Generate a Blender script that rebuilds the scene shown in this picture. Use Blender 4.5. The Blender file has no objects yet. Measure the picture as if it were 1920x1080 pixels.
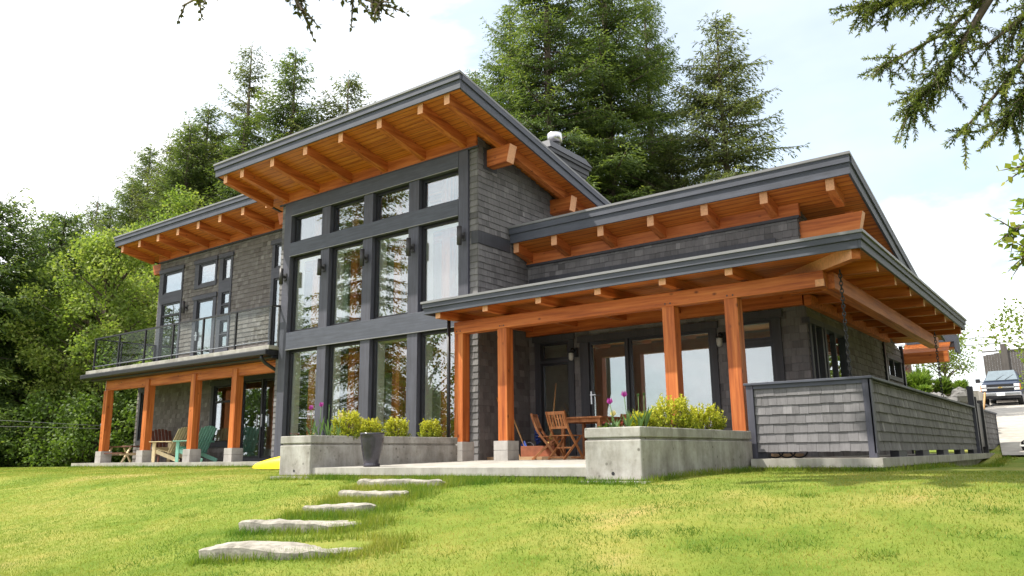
import bpy, math, random
import numpy as np
from mathutils import Matrix, Vector, noise as mnoise
R = math.radians
scene = bpy.context.scene
COL = scene.collection

# ------------------------------------------------------------------ camera
CAMZ = 0.095
f_px, pitch, yaw, roll = 1482.126, 0.208142834, 0.63799017, -0.0125237166
def _axes():
    fh = Vector((-math.sin(yaw), math.cos(yaw), 0)); r = Vector((math.cos(yaw), math.sin(yaw), 0)); up = Vector((0, 0, 1))
    fw = math.cos(pitch)*fh + math.sin(pitch)*up; u = -math.sin(pitch)*fh + math.cos(pitch)*up
    return math.cos(roll)*r + math.sin(roll)*u, -math.sin(roll)*r + math.cos(roll)*u, fw
r_, u_, f_ = _axes()
cd = bpy.data.cameras.new('camera'); cam = bpy.data.objects.new('camera', cd); COL.objects.link(cam)
cam.matrix_world = Matrix(((r_.x, u_.x, -f_.x, 0), (r_.y, u_.y, -f_.y, 0), (r_.z, u_.z, -f_.z, CAMZ), (0, 0, 0, 1)))
cd.sensor_width = 36; cd.lens = f_px/1920*36; cd.clip_start = 0.05; cd.clip_end = 3000
scene.camera = cam

# ------------------------------------------------------------------ world, sun, exposure
SUN = Vector((-0.47, -0.33, 0.82)).normalized()
el = math.asin(SUN.z); az = math.atan2(SUN.x, SUN.y)
W = bpy.data.worlds.new('World'); scene.world = W; W.use_nodes = True
nt = W.node_tree; nt.nodes.clear(); L = nt.links.new
def N(t, tree=None, **k):
    n = (tree or nt).nodes.new(t)
    for a, b in k.items(): setattr(n, a, b)
    return n
out = N('ShaderNodeOutputWorld'); bg = N('ShaderNodeBackground'); bg.inputs['Strength'].default_value = 0.13
sky = N('ShaderNodeTexSky', sky_type='NISHITA', sun_disc=False, sun_elevation=el, sun_rotation=az % (2*math.pi), air_density=1.0, dust_density=1.0, ozone_density=1.0)
tc = N('ShaderNodeTexCoord'); mp = N('ShaderNodeMapping'); mp.inputs['Scale'].default_value = (1, 1, 2.2); mp.inputs['Location'].default_value = (0.35, 0.1, 0.2)
n1 = N('ShaderNodeTexNoise'); n1.inputs['Scale'].default_value = 2.3; n1.inputs['Detail'].default_value = 7; n1.inputs['Roughness'].default_value = 0.55; n1.inputs['Distortion'].default_value = 0.3
rp = N('ShaderNodeValToRGB'); rp.color_ramp.elements[0].position = 0.28; rp.color_ramp.elements[1].position = 0.46
rp.color_ramp.elements[0].color = (0.36, 0.36, 0.36, 1)
n2 = N('ShaderNodeTexNoise'); n2.inputs['Scale'].default_value = 5; n2.inputs['Detail'].default_value = 6
rp2 = N('ShaderNodeValToRGB'); rp2.color_ramp.elements[0].position = 0.3; rp2.color_ramp.elements[1].position = 0.7
rp2.color_ramp.elements[0].color = (7.6, 7.8, 8.1, 1); rp2.color_ramp.elements[1].color = (10.2, 10.2, 10.2, 1)
mx = N('ShaderNodeMix', data_type='RGBA')
skm = N('ShaderNodeMix', data_type='RGBA', blend_type='MULTIPLY'); skm.inputs['Factor'].default_value = 1; skm.inputs['B'].default_value = (0.95, 1.12, 1.08, 1)
L(tc.outputs['Generated'], mp.inputs['Vector']); L(mp.outputs[0], n1.inputs['Vector']); L(mp.outputs[0], n2.inputs['Vector'])
last = n1.outputs[0]
for dv, lo, amt in (((-0.23, 0.85, 0.47), 0.90, 0.30), ((-0.58, 0.64, 0.50), 0.93, 0.17), ((-0.02, 0.88, 0.46), 0.95, 0.10)):      # gaps in the cloud
    dt = N('ShaderNodeVectorMath', operation='DOT_PRODUCT'); dt.inputs[1].default_value = Vector(dv).normalized(); L(tc.outputs['Generated'], dt.inputs[0])
    mr = N('ShaderNodeMapRange', interpolation_type='SMOOTHSTEP'); mr.inputs['From Min'].default_value = lo; mr.inputs['From Max'].default_value = 1.0; mr.inputs['To Max'].default_value = amt; L(dt.outputs['Value'], mr.inputs['Value'])
    sb = N('ShaderNodeMath', operation='SUBTRACT'); L(last, sb.inputs[0]); L(mr.outputs[0], sb.inputs[1]); last = sb.outputs[0]
L(last, rp.inputs[0]); L(n2.outputs[0], rp2.inputs[0]); L(sky.outputs[0], skm.inputs['A'])
L(rp.outputs[0], mx.inputs['Factor']); L(skm.outputs['Result'], mx.inputs['A']); L(rp2.outputs[0], mx.inputs['B'])
L(mx.outputs['Result'], bg.inputs['Color']); L(bg.outputs[0], out.inputs['Surface'])
sl = bpy.data.lights.new('sun', 'SUN'); sl.energy = 4.9; sl.angle = R(0.6); sl.color = (1, 0.94, 0.84)
so = bpy.data.objects.new('sun', sl); COL.objects.link(so); so.rotation_euler = (-SUN).to_track_quat('-Z', 'Y').to_euler(); so.location = (-30, -20, 50)
scene.view_settings.view_transform = 'Standard'; scene.view_settings.look = 'None'; scene.view_settings.exposure = 0.68; scene.view_settings.gamma = 1
scene.cycles.max_bounces = 8; scene.cycles.transparent_max_bounces = 16

# ------------------------------------------------------------------ materials
def newmat(name):
    m = bpy.data.materials.new(name); m.use_nodes = True
    t = m.node_tree; t.nodes.clear()
    o = t.nodes.new('ShaderNodeOutputMaterial'); b = t.nodes.new('ShaderNodeBsdfPrincipled'); t.links.new(b.outputs[0], o.inputs[0])
    return m, t, b, o
def ramp(t, src, stops):
    r = t.nodes.new('ShaderNodeValToRGB'); e = r.color_ramp.elements
    while len(e) < len(stops): e.new(0.5)
    for x, (p, c) in zip(e, stops):
        x.position = p; x.color = tuple(c)+(1,) if len(c) == 3 else c
    t.links.new(src, r.inputs[0]); return r.outputs[0]
def noise(t, scale, detail=4, vec=None, rough=0.55, sc=None):
    n = t.nodes.new('ShaderNodeTexNoise'); n.inputs['Scale'].default_value = scale; n.inputs['Detail'].default_value = detail; n.inputs['Roughness'].default_value = rough
    c = t.nodes.new('ShaderNodeTexCoord'); src = vec or c.outputs['Object']
    if sc:
        m = t.nodes.new('ShaderNodeMapping'); m.inputs['Scale'].default_value = sc; t.links.new(src, m.inputs[0]); src = m.outputs[0]
    t.links.new(src, n.inputs['Vector']); return n.outputs[0]
def mix(t, fac, a, b, mode='MIX'):
    m = t.nodes.new('ShaderNodeMix'); m.data_type = 'RGBA'; m.blend_type = mode
    for s, v in (('Factor', fac), ('A', a), ('B', b)):
        if hasattr(v, 'is_output'): t.links.new(v, m.inputs[s])
        elif s == 'Factor': m.inputs[s].default_value = v
        else: m.inputs[s].default_value = tuple(v)+(1,) if len(v) == 3 else v
    return m.outputs['Result']
def bump(t, b, h, s=0.3, d=0.01):
    n = t.nodes.new('ShaderNodeBump'); n.inputs['Strength'].default_value = s; n.inputs['Distance'].default_value = d
    t.links.new(h, n.inputs['Height']); t.links.new(n.outputs[0], b.inputs['Normal'])
def plain(name, c, rough=0.6, var=0.12, scale=6, metal=0, bs=0.0, spec=0.5):
    m, t, b, o = newmat(name)
    h = noise(t, scale, 5)
    lo = tuple(max(0, x*(1-var)) for x in c); hi = tuple(min(1, x*(1+var)) for x in c)
    t.links.new(ramp(t, h, [(0.3, lo), (0.7, hi)]), b.inputs['Base Color'])
    b.inputs['Roughness'].default_value = rough; b.inputs['Metallic'].default_value = metal; b.inputs['Specular IOR Level'].default_value = spec
    if bs: bump(t, b, noise(t, scale*6, 4), bs)
    return m
def timber(name, ax, dark=(0.27, 0.062, 0.014), mid=(0.47, 0.130, 0.029), light=(0.60, 0.205, 0.055), knots=True, rough=0.55):
    m, t, b, o = newmat(name)
    s = [9.0, 9.0, 9.0]; s[ax] = 0.45
    g = noise(t, 1.6, 6, sc=tuple(s), rough=0.65)
    big = noise(t, 0.9, 3)
    c = ramp(t, g, [(0.33, dark), (0.5, mid), (0.68, light)])
    c = mix(t, 0.6, c, ramp(t, big, [(0.3, (0.78, 0.72, 0.66)), (0.7, (1.2, 1.2, 1.2))]), 'MULTIPLY')
    if knots:
        v = t.nodes.new('ShaderNodeTexVoronoi'); v.inputs['Scale'].default_value = 1.0; cc = t.nodes.new('ShaderNodeTexCoord')
        mm = t.nodes.new('ShaderNodeMapping'); s2 = [5.0, 5.0, 5.0]; s2[ax] = 3.2; mm.inputs['Scale'].default_value = s2
        t.links.new(cc.outputs['Object'], mm.inputs[0]); t.links.new(mm.outputs[0], v.inputs['Vector'])
        c = mix(t, ramp(t, v.outputs['Distance'], [(0.04, (0.9,)*3), (0.15, (0, 0, 0))]), c, (0.12, 0.03, 0.010))
    t.links.new(c, b.inputs['Base Color']); b.inputs['Roughness'].default_value = rough; b.inputs['Specular IOR Level'].default_value = 0.35
    bump(t, b, g, 0.25, 0.004)
    return m
TX, TY, TZ = timber('orange_timber_x', 0), timber('orange_timber_y', 1), timber('orange_timber_z', 2)
END = plain('pale_end_grain', (0.66, 0.33, 0.17), 0.7, 0.15, 30)
def soffit_mat():
    m, t, b, o = newmat('soffit_planks')
    g = noise(t, 1.6, 6, sc=(0.5, 10, 3), rough=0.65)
    c = ramp(t, g, [(0.3, (0.31, 0.074, 0.012)), (0.5, (0.50, 0.145, 0.022)), (0.72, (0.63, 0.23, 0.044))])
    w = t.nodes.new('ShaderNodeTexWave'); w.wave_type = 'BANDS'; w.bands_direction = 'Y'; w.inputs['Scale'].default_value = 2.3
    cc = t.nodes.new('ShaderNodeTexCoord'); t.links.new(cc.outputs['Object'], w.inputs['Vector'])
    c = mix(t, ramp(t, w.outputs['Fac'], [(0.0, (0.9,)*3), (0.06, (0, 0, 0))]), c, (0.14, 0.035, 0.008))
    t.links.new(c, b.inputs['Base Color']); b.inputs['Roughness'].default_value = 0.5
    return m
SOFFIT = soffit_mat()
def stain(name, c, ax=0):
    m, t, b, o = newmat(name)
    s = [7.0]*3; s[ax] = 0.5
    g = noise(t, 2.5, 7, sc=tuple(s), rough=0.7); bl = noise(t, 3.0, 4)
    lo = tuple(x*0.72 for x in c); hi = tuple(x*1.35 for x in c)
    col = ramp(t, g, [(0.28, lo), (0.7, hi)])
    col = mix(t, 0.5, col, ramp(t, bl, [(0.3, (0.8,)*3), (0.7, (1.2,)*3)]), 'MULTIPLY')
    t.links.new(col, b.inputs['Base Color']); b.inputs['Roughness'].default_value = 0.62; bump(t, b, g, 0.25, 0.004)
    return m
FASC = stain('slate_fascia_x', (0.058, 0.064, 0.087)); FASCY = stain('slate_fascia_y', (0.058, 0.064, 0.087), 1); FASCZ = stain('slate_trim_z', (0.060, 0.061, 0.083), 2)
TRIM = stain('slate_trim', (0.056, 0.057, 0.074)); DTRIM = stain('charcoal_trim', (0.036, 0.037, 0.046), 2)
SASH = plain('black_sash', (0.012, 0.012, 0.016), 0.4, 0.1)
BLACK = plain('black_metal', (0.014, 0.014, 0.017), 0.45, 0.1)
LAMPM = plain('dark_bronze', (0.035, 0.033, 0.036), 0.5, 0.1)
FLASH = plain('grey_flashing', (0.19, 0.19, 0.20), 0.5, 0.1, 3)
STEEL = plain('bright_steel', (0.55, 0.55, 0.57), 0.28, 0.05, 3, 1.0)
ROOFM = plain('grey_roofing', (0.16, 0.16, 0.17), 0.9, 0.25, 12, 0, 0.4)
BACK = plain('dark_backing', (0.025, 0.024, 0.024), 0.9)
def shingle_mat(name, cols):
    m, t, b, o = newmat(name)
    a = t.nodes.new('ShaderNodeAttribute'); a.attribute_name = 'Col'
    sep = t.nodes.new('ShaderNodeSeparateColor'); t.links.new(a.outputs['Color'], sep.inputs[0])
    c = ramp(t, sep.outputs[0], cols)
    g = noise(t, 3.0, 6, sc=(12, 12, 1.0), rough=0.7)
    c = mix(t, 0.75, c, ramp(t, g, [(0.28, (0.72,)*3), (0.72, (1.22,)*3)]), 'MULTIPLY')
    wz = noise(t, 0.7, 4)
    c = mix(t, 0.5, c, ramp(t, wz, [(0.3, (0.82, 0.8, 0.78)), (0.7, (1.12, 1.12, 1.12))]), 'MULTIPLY')
    t.links.new(c, b.inputs['Base Color']); b.inputs['Roughness'].default_value = 0.85; b.inputs['Specular IOR Level'].default_value = 0.2
    bump(t, b, g, 0.4, 0.004)
    return m
SH_GREY = shingle_mat('grey_shingles', [(0, (0.105, 0.101, 0.104)), (0.35, (0.150, 0.145, 0.149)), (0.75, (0.183, 0.176, 0.181)), (1, (0.24, 0.231, 0.235))])
SH_BROWN = shingle_mat('weathered_shingles', [(0, (0.10, 0.088, 0.083)), (0.4, (0.15, 0.136, 0.130)), (0.75, (0.188, 0.174, 0.168)), (1, (0.24, 0.225, 0.217))])
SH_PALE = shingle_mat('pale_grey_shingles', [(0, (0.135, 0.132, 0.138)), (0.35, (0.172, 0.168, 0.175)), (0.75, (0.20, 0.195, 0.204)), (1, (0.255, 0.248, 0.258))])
def concrete(name, c, streak=0.5, pits=True):
    m, t, b, o = newmat(name)
    a = noise(t, 2.2, 8, rough=0.65); s = noise(t, 1.3, 7, sc=(3.2, 3.2, 0.7), rough=0.7)
    col = ramp(t, a, [(0.3, tuple(x*0.72 for x in c)), (0.55, c), (0.8, tuple(min(1, x*1.18) for x in c))])
    col = mix(t, streak, col, ramp(t, s, [(0.35, (0.50, 0.47, 0.42)), (0.62, (1.1, 1.1, 1.1))]), 'MULTIPLY')
    if pits:
        v = t.nodes.new('ShaderNodeTexVoronoi'); v.inputs['Scale'].default_value = 9; cc = t.nodes.new('ShaderNodeTexCoord'); t.links.new(cc.outputs['Object'], v.inputs['Vector'])
        k = noise(t, 1.9, 3)
        pm = mix(t, 1.0, ramp(t, v.outputs['Distance'], [(0.10, (1,)*3), (0.2, (0, 0, 0))]), ramp(t, k, [(0.44, (0, 0, 0)), (0.62, (0.8,)*3)]), 'MULTIPLY')
        col = mix(t, pm, col, (0.1, 0.095, 0.08))
    if pits:
        bl = noise(t, 4.5, 10, rough=0.75)
        col = mix(t, 0.7, col, ramp(t, bl, [(0.42, (1.05, 1.05, 1.05)), (0.58, (0.82, 0.8, 0.76)), (0.70, (0.42, 0.40, 0.36))]), 'MULTIPLY')
    t.links.new(col, b.inputs['Base Color']); b.inputs['Roughness'].default_value = 0.9; b.inputs['Specular IOR Level'].default_value = 0.2
    bump(t, b, noise(t, 30, 5), 0.25, 0.006)
    return m
CONC = concrete('planter_concrete', (0.385, 0.375, 0.355), 0.6); SLAB = concrete('slab_concrete', (0.40, 0.385, 0.35), 0.5, False); PIER = concrete('pier_concrete', (0.42, 0.40, 0.38), 0.35, False)
DRIVE = concrete('driveway_concrete', (0.40, 0.375, 0.34), 0.4, False)
def stone_mat():
    m, t, b, o = newmat('pale_flagstone')
    a = noise(t, 3.5, 9, rough=0.7); k = noise(t, 14, 6, sc=(1, 1, 4))
    col = ramp(t, a, [(0.32, (0.14, 0.125, 0.10)), (0.5, (0.29, 0.27, 0.23)), (0.72, (0.42, 0.395, 0.345))])
    col = mix(t, 0.5, col, ramp(t, k, [(0.35, (0.6,)*3), (0.6, (1.1,)*3)]), 'MULTIPLY')
    t.links.new(col, b.inputs['Base Color']); b.inputs['Roughness'].default_value = 0.95; bump(t, b, a, 0.6, 0.03)
    return m
STONE = stone_mat()
def glass_mat():
    m = bpy.data.materials.new('window_glass'); m.use_nodes = True; t = m.node_tree; t.nodes.clear()
    o = t.nodes.new('ShaderNodeOutputMaterial'); mxs = t.nodes.new('ShaderNodeMixShader'); tr = t.nodes.new('ShaderNodeBsdfTransparent'); gl = t.nodes.new('ShaderNodeBsdfGlossy')
    tr.inputs[0].default_value = (0.95, 0.985, 0.965, 1); gl.inputs[0].default_value = (0.92, 0.96, 1.0, 1); gl.inputs['Roughness'].default_value = 0.0
    lw = t.nodes.new('ShaderNodeLayerWeight'); lw.inputs[0].default_value = 0.5; fr = t.nodes.new('ShaderNodeMath'); fr.operation = 'POWER'; fr.inputs[1].default_value = 4.0; t.links.new(lw.outputs['Facing'], fr.inputs[0])
    ma = t.nodes.new('ShaderNodeMath'); ma.operation = 'MULTIPLY_ADD'; ma.inputs[1].default_value = 1.0; ma.inputs[2].default_value = 0.215; ma.use_clamp = True
    wob = t.nodes.new('ShaderNodeBump'); wob.inputs['Strength'].default_value = 0.012; wob.inputs['Distance'].default_value = 0.02
    t.links.new(noise(t, 1.1, 1), wob.inputs['Height']); t.links.new(wob.outputs[0], gl.inputs['Normal'])
    t.links.new(fr.outputs[0], ma.inputs[0]); t.links.new(ma.outputs[0], mxs.inputs[0]); t.links.new(tr.outputs[0], mxs.inputs[1]); t.links.new(gl.outputs[0], mxs.inputs[2]); t.links.new(mxs.outputs[0], o.inputs[0])
    return m
GLASS = glass_mat()
def rail_glass():
    m = bpy.data.materials.new('railing_glass'); m.use_nodes = True; t = m.node_tree; t.nodes.clear()
    o = t.nodes.new('ShaderNodeOutputMaterial'); mxs = t.nodes.new('ShaderNodeMixShader'); tr = t.nodes.new('ShaderNodeBsdfTransparent'); gl = t.nodes.new('ShaderNodeBsdfGlossy')
    tr.inputs[0].default_value = (0.92, 0.95, 0.93, 1); gl.inputs['Roughness'].default_value = 0.0; mxs.inputs[0].default_value = 0.025
    t.links.new(tr.outputs[0], mxs.inputs[1]); t.links.new(gl.outputs[0], mxs.inputs[2]); t.links.new(mxs.outputs[0], o.inputs[0]); return m
RGLASS = rail_glass()
WHITE = plain('white_paint', (0.78, 0.80, 0.76), 0.5, 0.04); PLASTER = plain('warm_plaster', (0.46, 0.42, 0.35), 0.8, 0.06); FLOORW = plain('brown_floor', (0.42, 0.27, 0.15), 0.5, 0.2)
CURT = plain('pale_curtain', (0.62, 0.68, 0.60), 0.9, 0.06)
def leaf_mat(name, cols, trans=0.35, rough=0.6):
    m = bpy.data.materials.new(name); m.use_nodes = True; t = m.node_tree; t.nodes.clear()
    o = t.nodes.new('ShaderNodeOutputMaterial'); a = t.nodes.new('ShaderNodeAttribute'); a.attribute_name = 'Col'
    sep = t.nodes.new('ShaderNodeSeparateColor'); t.links.new(a.outputs['Color'], sep.inputs[0])
    c = ramp(t, sep.outputs[0], cols)
    p = t.nodes.new('ShaderNodeBsdfPrincipled'); p.inputs['Roughness'].default_value = rough; p.inputs['Specular IOR Level'].default_value = 0.25; t.links.new(c, p.inputs['Base Color'])
    tl = t.nodes.new('ShaderNodeBsdfTranslucent'); t.links.new(mix(t, 1.0, c, (1.15, 1.2, 0.6), 'MULTIPLY'), tl.inputs[0])
    ms = t.nodes.new('ShaderNodeMixShader'); ms.inputs[0].default_value = trans
    t.links.new(p.outputs[0], ms.inputs[1]); t.links.new(tl.outputs[0], ms.inputs[2]); t.links.new(ms.outputs[0], o.inputs[0]); return m
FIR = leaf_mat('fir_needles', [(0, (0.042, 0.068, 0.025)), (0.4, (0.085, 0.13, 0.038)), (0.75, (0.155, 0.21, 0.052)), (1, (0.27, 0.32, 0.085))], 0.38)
OLV = leaf_mat('olive_fir_needles', [(0, (0.05, 0.068, 0.028)), (0.4, (0.10, 0.125, 0.045)), (0.75, (0.17, 0.20, 0.065)), (1, (0.29, 0.30, 0.10))], 0.36)
FIR2 = leaf_mat('dark_fir_needles', [(0, (0.035, 0.062, 0.02)), (0.45, (0.08, 0.135, 0.032)), (0.8, (0.18, 0.245, 0.05)), (1, (0.30, 0.36, 0.08))], 0.38)
DECID = leaf_mat('spring_leaves', [(0, (0.11, 0.18, 0.036)), (0.5, (0.225, 0.30, 0.068)), (1, (0.38, 0.40, 0.13))], 0.48)
BUSH = leaf_mat('bush_leaves', [(0, (0.04, 0.07, 0.016)), (0.6, (0.10, 0.165, 0.03)), (1, (0.20, 0.27, 0.06))], 0.4)
GOLD = leaf_mat('golden_leaves', [(0, (0.10, 0.15, 0.018)), (0.35, (0.24, 0.29, 0.028)), (0.75, (0.52, 0.51, 0.05)), (1, (0.72, 0.67, 0.14))], 0.35)
BLADE = leaf_mat('grass_blades', [(0, (0.060, 0.150, 0.014)), (0.22, (0.115, 0.20, 0.022)), (0.48, (0.215, 0.265, 0.040)), (0.74, (0.33, 0.315, 0.072)), (1, (0.52, 0.39, 0.17))], 0.38)
TULIPG = leaf_mat('tulip_leaves', [(0, (0.07, 0.14, 0.05)), (1, (0.17, 0.27, 0.10))], 0.3)
MAPLE = leaf_mat('maple_leaves', [(0, (0.12, 0.19, 0.03)), (0.6, (0.22, 0.28, 0.05)), (1, (0.38, 0.36, 0.10))], 0.5)
BARK = plain('grey_brown_bark', (0.12, 0.092, 0.07), 0.95, 0.4, 5, 0, 0.8); BARK2 = plain('dark_bark', (0.06, 0.047, 0.036), 0.95, 0.4, 6, 0, 0.8)

# ------------------------------------------------------------------ mesh builder
RNG = random.Random(7)
class MB:
    def __init__(s): s.v, s.f, s.m, s.c, s.sm = [], [], [], [], []
    def add(s, vs, fs, mi=0, col=0.5, smooth=False):
        o = len(s.v); s.v += [tuple(x) for x in vs]
        for q in fs: s.f.append(tuple(i+o for i in q)); s.m.append(mi); s.c.append(col); s.sm.append(smooth)
        return s
    def box(s, x0, x1, y0, y1, z0, z1, mi=0, col=0.5):
        return s.add([(x0,y0,z0),(x1,y0,z0),(x1,y1,z0),(x0,y1,z0),(x0,y0,z1),(x1,y0,z1),(x1,y1,z1),(x0,y1,z1)],
                     [(0,3,2,1),(4,5,6,7),(0,1,5,4),(1,2,6,5),(2,3,7,6),(3,0,4,7)], mi, col)
    def hexa(s, p, mi=0, endmi=None):      # 8 points: bottom 4 ccw, top 4
        fs = [(0,3,2,1),(4,5,6,7),(0,1,5,4),(1,2,6,5),(2,3,7,6),(3,0,4,7)]
        s.add(p, fs, mi)
        if endmi is not None: s.m[-4] = endmi          # the face between points 0,1,5,4
        return s
    def bar(s, a, b, w, h, up=(0,0,1), mi=0):
        a, b = Vector(a), Vector(b); d = (b-a).normalized(); u = Vector(up); sd = d.cross(u)
        if sd.length < 1e-4: sd = d.cross(Vector((0,1,0)))
        sd.normalize(); u = sd.cross(d).normalized(); sd *= w/2; u *= h/2
        p = [a-sd-u, a+sd-u, b+sd-u, b-sd-u, a-sd+u, a+sd+u, b+sd+u, b-sd+u]
        return s.add(p, [(0,3,2,1),(4,5,6,7),(0,1,5,4),(1,2,6,5),(2,3,7,6),(3,0,4,7)], mi)
    def tube(s, pts, rad, n=8, mi=0, caps=True, col=0.5):
        pts = [Vector(p) for p in pts]; rs = rad if isinstance(rad, (list, tuple)) else [rad]*len(pts)
        o = len(s.v); ref = None
        for i, p in enumerate(pts):
            d = (pts[min(i+1, len(pts)-1)]-pts[max(i-1, 0)]).normalized()
            if ref is None: ref = d.orthogonal().normalized()
            ref = (ref - d*ref.dot(d)).normalized(); bi = d.cross(ref)
            for k in range(n):
                a = 2*math.pi*k/n; s.v.append(tuple(p+(ref*math.cos(a)+bi*math.sin(a))*rs[i]))
        for i in range(len(pts)-1):
            for k in range(n):
                s.f.append((o+i*n+k, o+i*n+(k+1) % n, o+(i+1)*n+(k+1) % n, o+(i+1)*n+k)); s.m.append(mi); s.c.append(col); s.sm.append(True)
        if caps:
            for q in (tuple(o+k for k in reversed(range(n))), tuple(o+(len(pts)-1)*n+k for k in range(n))): s.f.append(q); s.m.append(mi); s.c.append(col); s.sm.append(False)
        return s
    def lathe(s, prof, c=(0,0,0), n=24, mi=0):
        o = len(s.v)
        for r, z in prof:
            for k in range(n):
                a = 2*math.pi*k/n; s.v.append((c[0]+r*math.cos(a), c[1]+r*math.sin(a), c[2]+z))
        for i in range(len(prof)-1):
            for k in range(n):
                s.f.append((o+i*n+k, o+i*n+(k+1) % n, o+(i+1)*n+(k+1) % n, o+(i+1)*n+k)); s.m.append(mi); s.c.append(0.5); s.sm.append(True)
        return s
    def prism(s, poly, axis, a, b, mi=0):  # poly in the two other axes, extruded along axis
        def P(q, w):
            return (w, q[0], q[1]) if axis == 0 else (q[0], w, q[1]) if axis == 1 else (q[0], q[1], w)
        n = len(poly); vs = [P(q, a) for q in poly]+[P(q, b) for q in poly]
        fs = [tuple(range(n))[::-1], tuple(range(n, 2*n))]+[(i, (i+1) % n, n+(i+1) % n, n+i) for i in range(n)]
        return s.add(vs, fs, mi)
    def xf(s, M, start=0):
        s.v[start:] = [tuple(M @ Vector(p)) for p in s.v[start:]]; return s
    def build(s, name, mats, parent=None, local=False, bevel=0, col=False):
        me = bpy.data.meshes.new(name); me.from_pydata(s.v, [], s.f)
        mats = mats if isinstance(mats, (list, tuple)) else [mats]
        for m in mats: me.materials.append(m)
        me.polygons.foreach_set('material_index', s.m); me.polygons.foreach_set('use_smooth', s.sm)
        if col:
            at = me.color_attributes.new('Col', 'FLOAT_COLOR', 'CORNER')
            arr = np.repeat(np.array(s.c, dtype=np.float32), [len(q) for q in s.f]); dat = np.ones((len(arr), 4), np.float32); dat[:, 0] = arr; dat[:, 1] = arr; dat[:, 2] = arr
            at.data.foreach_set('color', dat.ravel())
        me.update()
        o = bpy.data.objects.new(name, me); COL.objects.link(o)
        if parent is not None:
            o.parent = parent
            if not local:
                w = Vector((0,0,0)); p = parent
                while p is not None: w += p.location; p = p.parent
                o.location = -w
        if bevel:
            b = o.modifiers.new('bevel', 'BEVEL'); b.width = bevel; b.segments = 2; b.limit_method = 'ANGLE'; b.angle_limit = R(50)
        return o
def np_mesh(name, verts, quads, cols, mat, parent=None, local=False, loc=None):
    """verts (n,3), quads (m,k) of one k, cols (m,)"""
    me = bpy.data.meshes.new(name); n, k = quads.shape
    me.vertices.add(len(verts)); me.vertices.foreach_set('co', verts.astype(np.float32).ravel())
    me.loops.add(n*k); me.loops.foreach_set('vertex_index', quads.astype(np.int32).ravel())
    me.polygons.add(n); me.polygons.foreach_set('loop_start', np.arange(0, n*k, k, dtype=np.int32)); me.polygons.foreach_set('loop_total', np.full(n, k, np.int32))
    me.materials.append(mat); me.update(calc_edges=True)
    at = me.color_attributes.new('Col', 'FLOAT_COLOR', 'CORNER'); d = np.ones((n*k, 4), np.float32); d[:, :3] = np.repeat(cols, k)[:, None]; at.data.foreach_set('color', d.ravel())
    o = bpy.data.objects.new(name, me); COL.objects.link(o)
    if parent is not None:
        o.parent = parent
        if not local: o.location = -parent.location
    elif loc is not None: o.location = loc
    return o
def thing(name, label, cat, loc=(0,0,0), rz=0, group=None):
    o = bpy.data.objects.new(name, None); COL.objects.link(o); o.location = loc; o.rotation_euler = (0,0,rz); o.empty_display_size = 0.2
    o['label'] = label; o['category'] = cat
    if group: o['group'] = group
    return o
def tag(o, label, cat, group=None):
    o['label'] = label; o['category'] = cat
    if group: o['group'] = group
    return o
def struct(o, kind='structure'): o['kind'] = kind; return o
def dup(root, loc, rz, label, scale=None):
    r = root.copy(); COL.objects.link(r); r.location = loc; r.rotation_euler = (0,0,rz); r['label'] = label
    if scale: r.scale = scale
    for ch in list(root.children):
        c = ch.copy(); COL.objects.link(c); c.parent = r
        for g in list(ch.children):
            d = g.copy(); COL.objects.link(d); d.parent = c
    return r
def subtract(rects, hole):
    o = []
    hx0, hx1, hz0, hz1 = hole
    for (x0, x1, z0, z1) in rects:
        if hx1 <= x0 or hx0 >= x1 or hz1 <= z0 or hz0 >= z1: o.append((x0, x1, z0, z1)); continue
        if hx0 > x0: o.append((x0, hx0, z0, z1))
        if hx1 < x1: o.append((hx1, x1, z0, z1))
        a, b = max(x0, hx0), min(x1, hx1)
        if hz0 > z0: o.append((a, b, z0, hz0))
        if hz1 < z1: o.append((a, b, hz1, z1))
    return o
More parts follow.
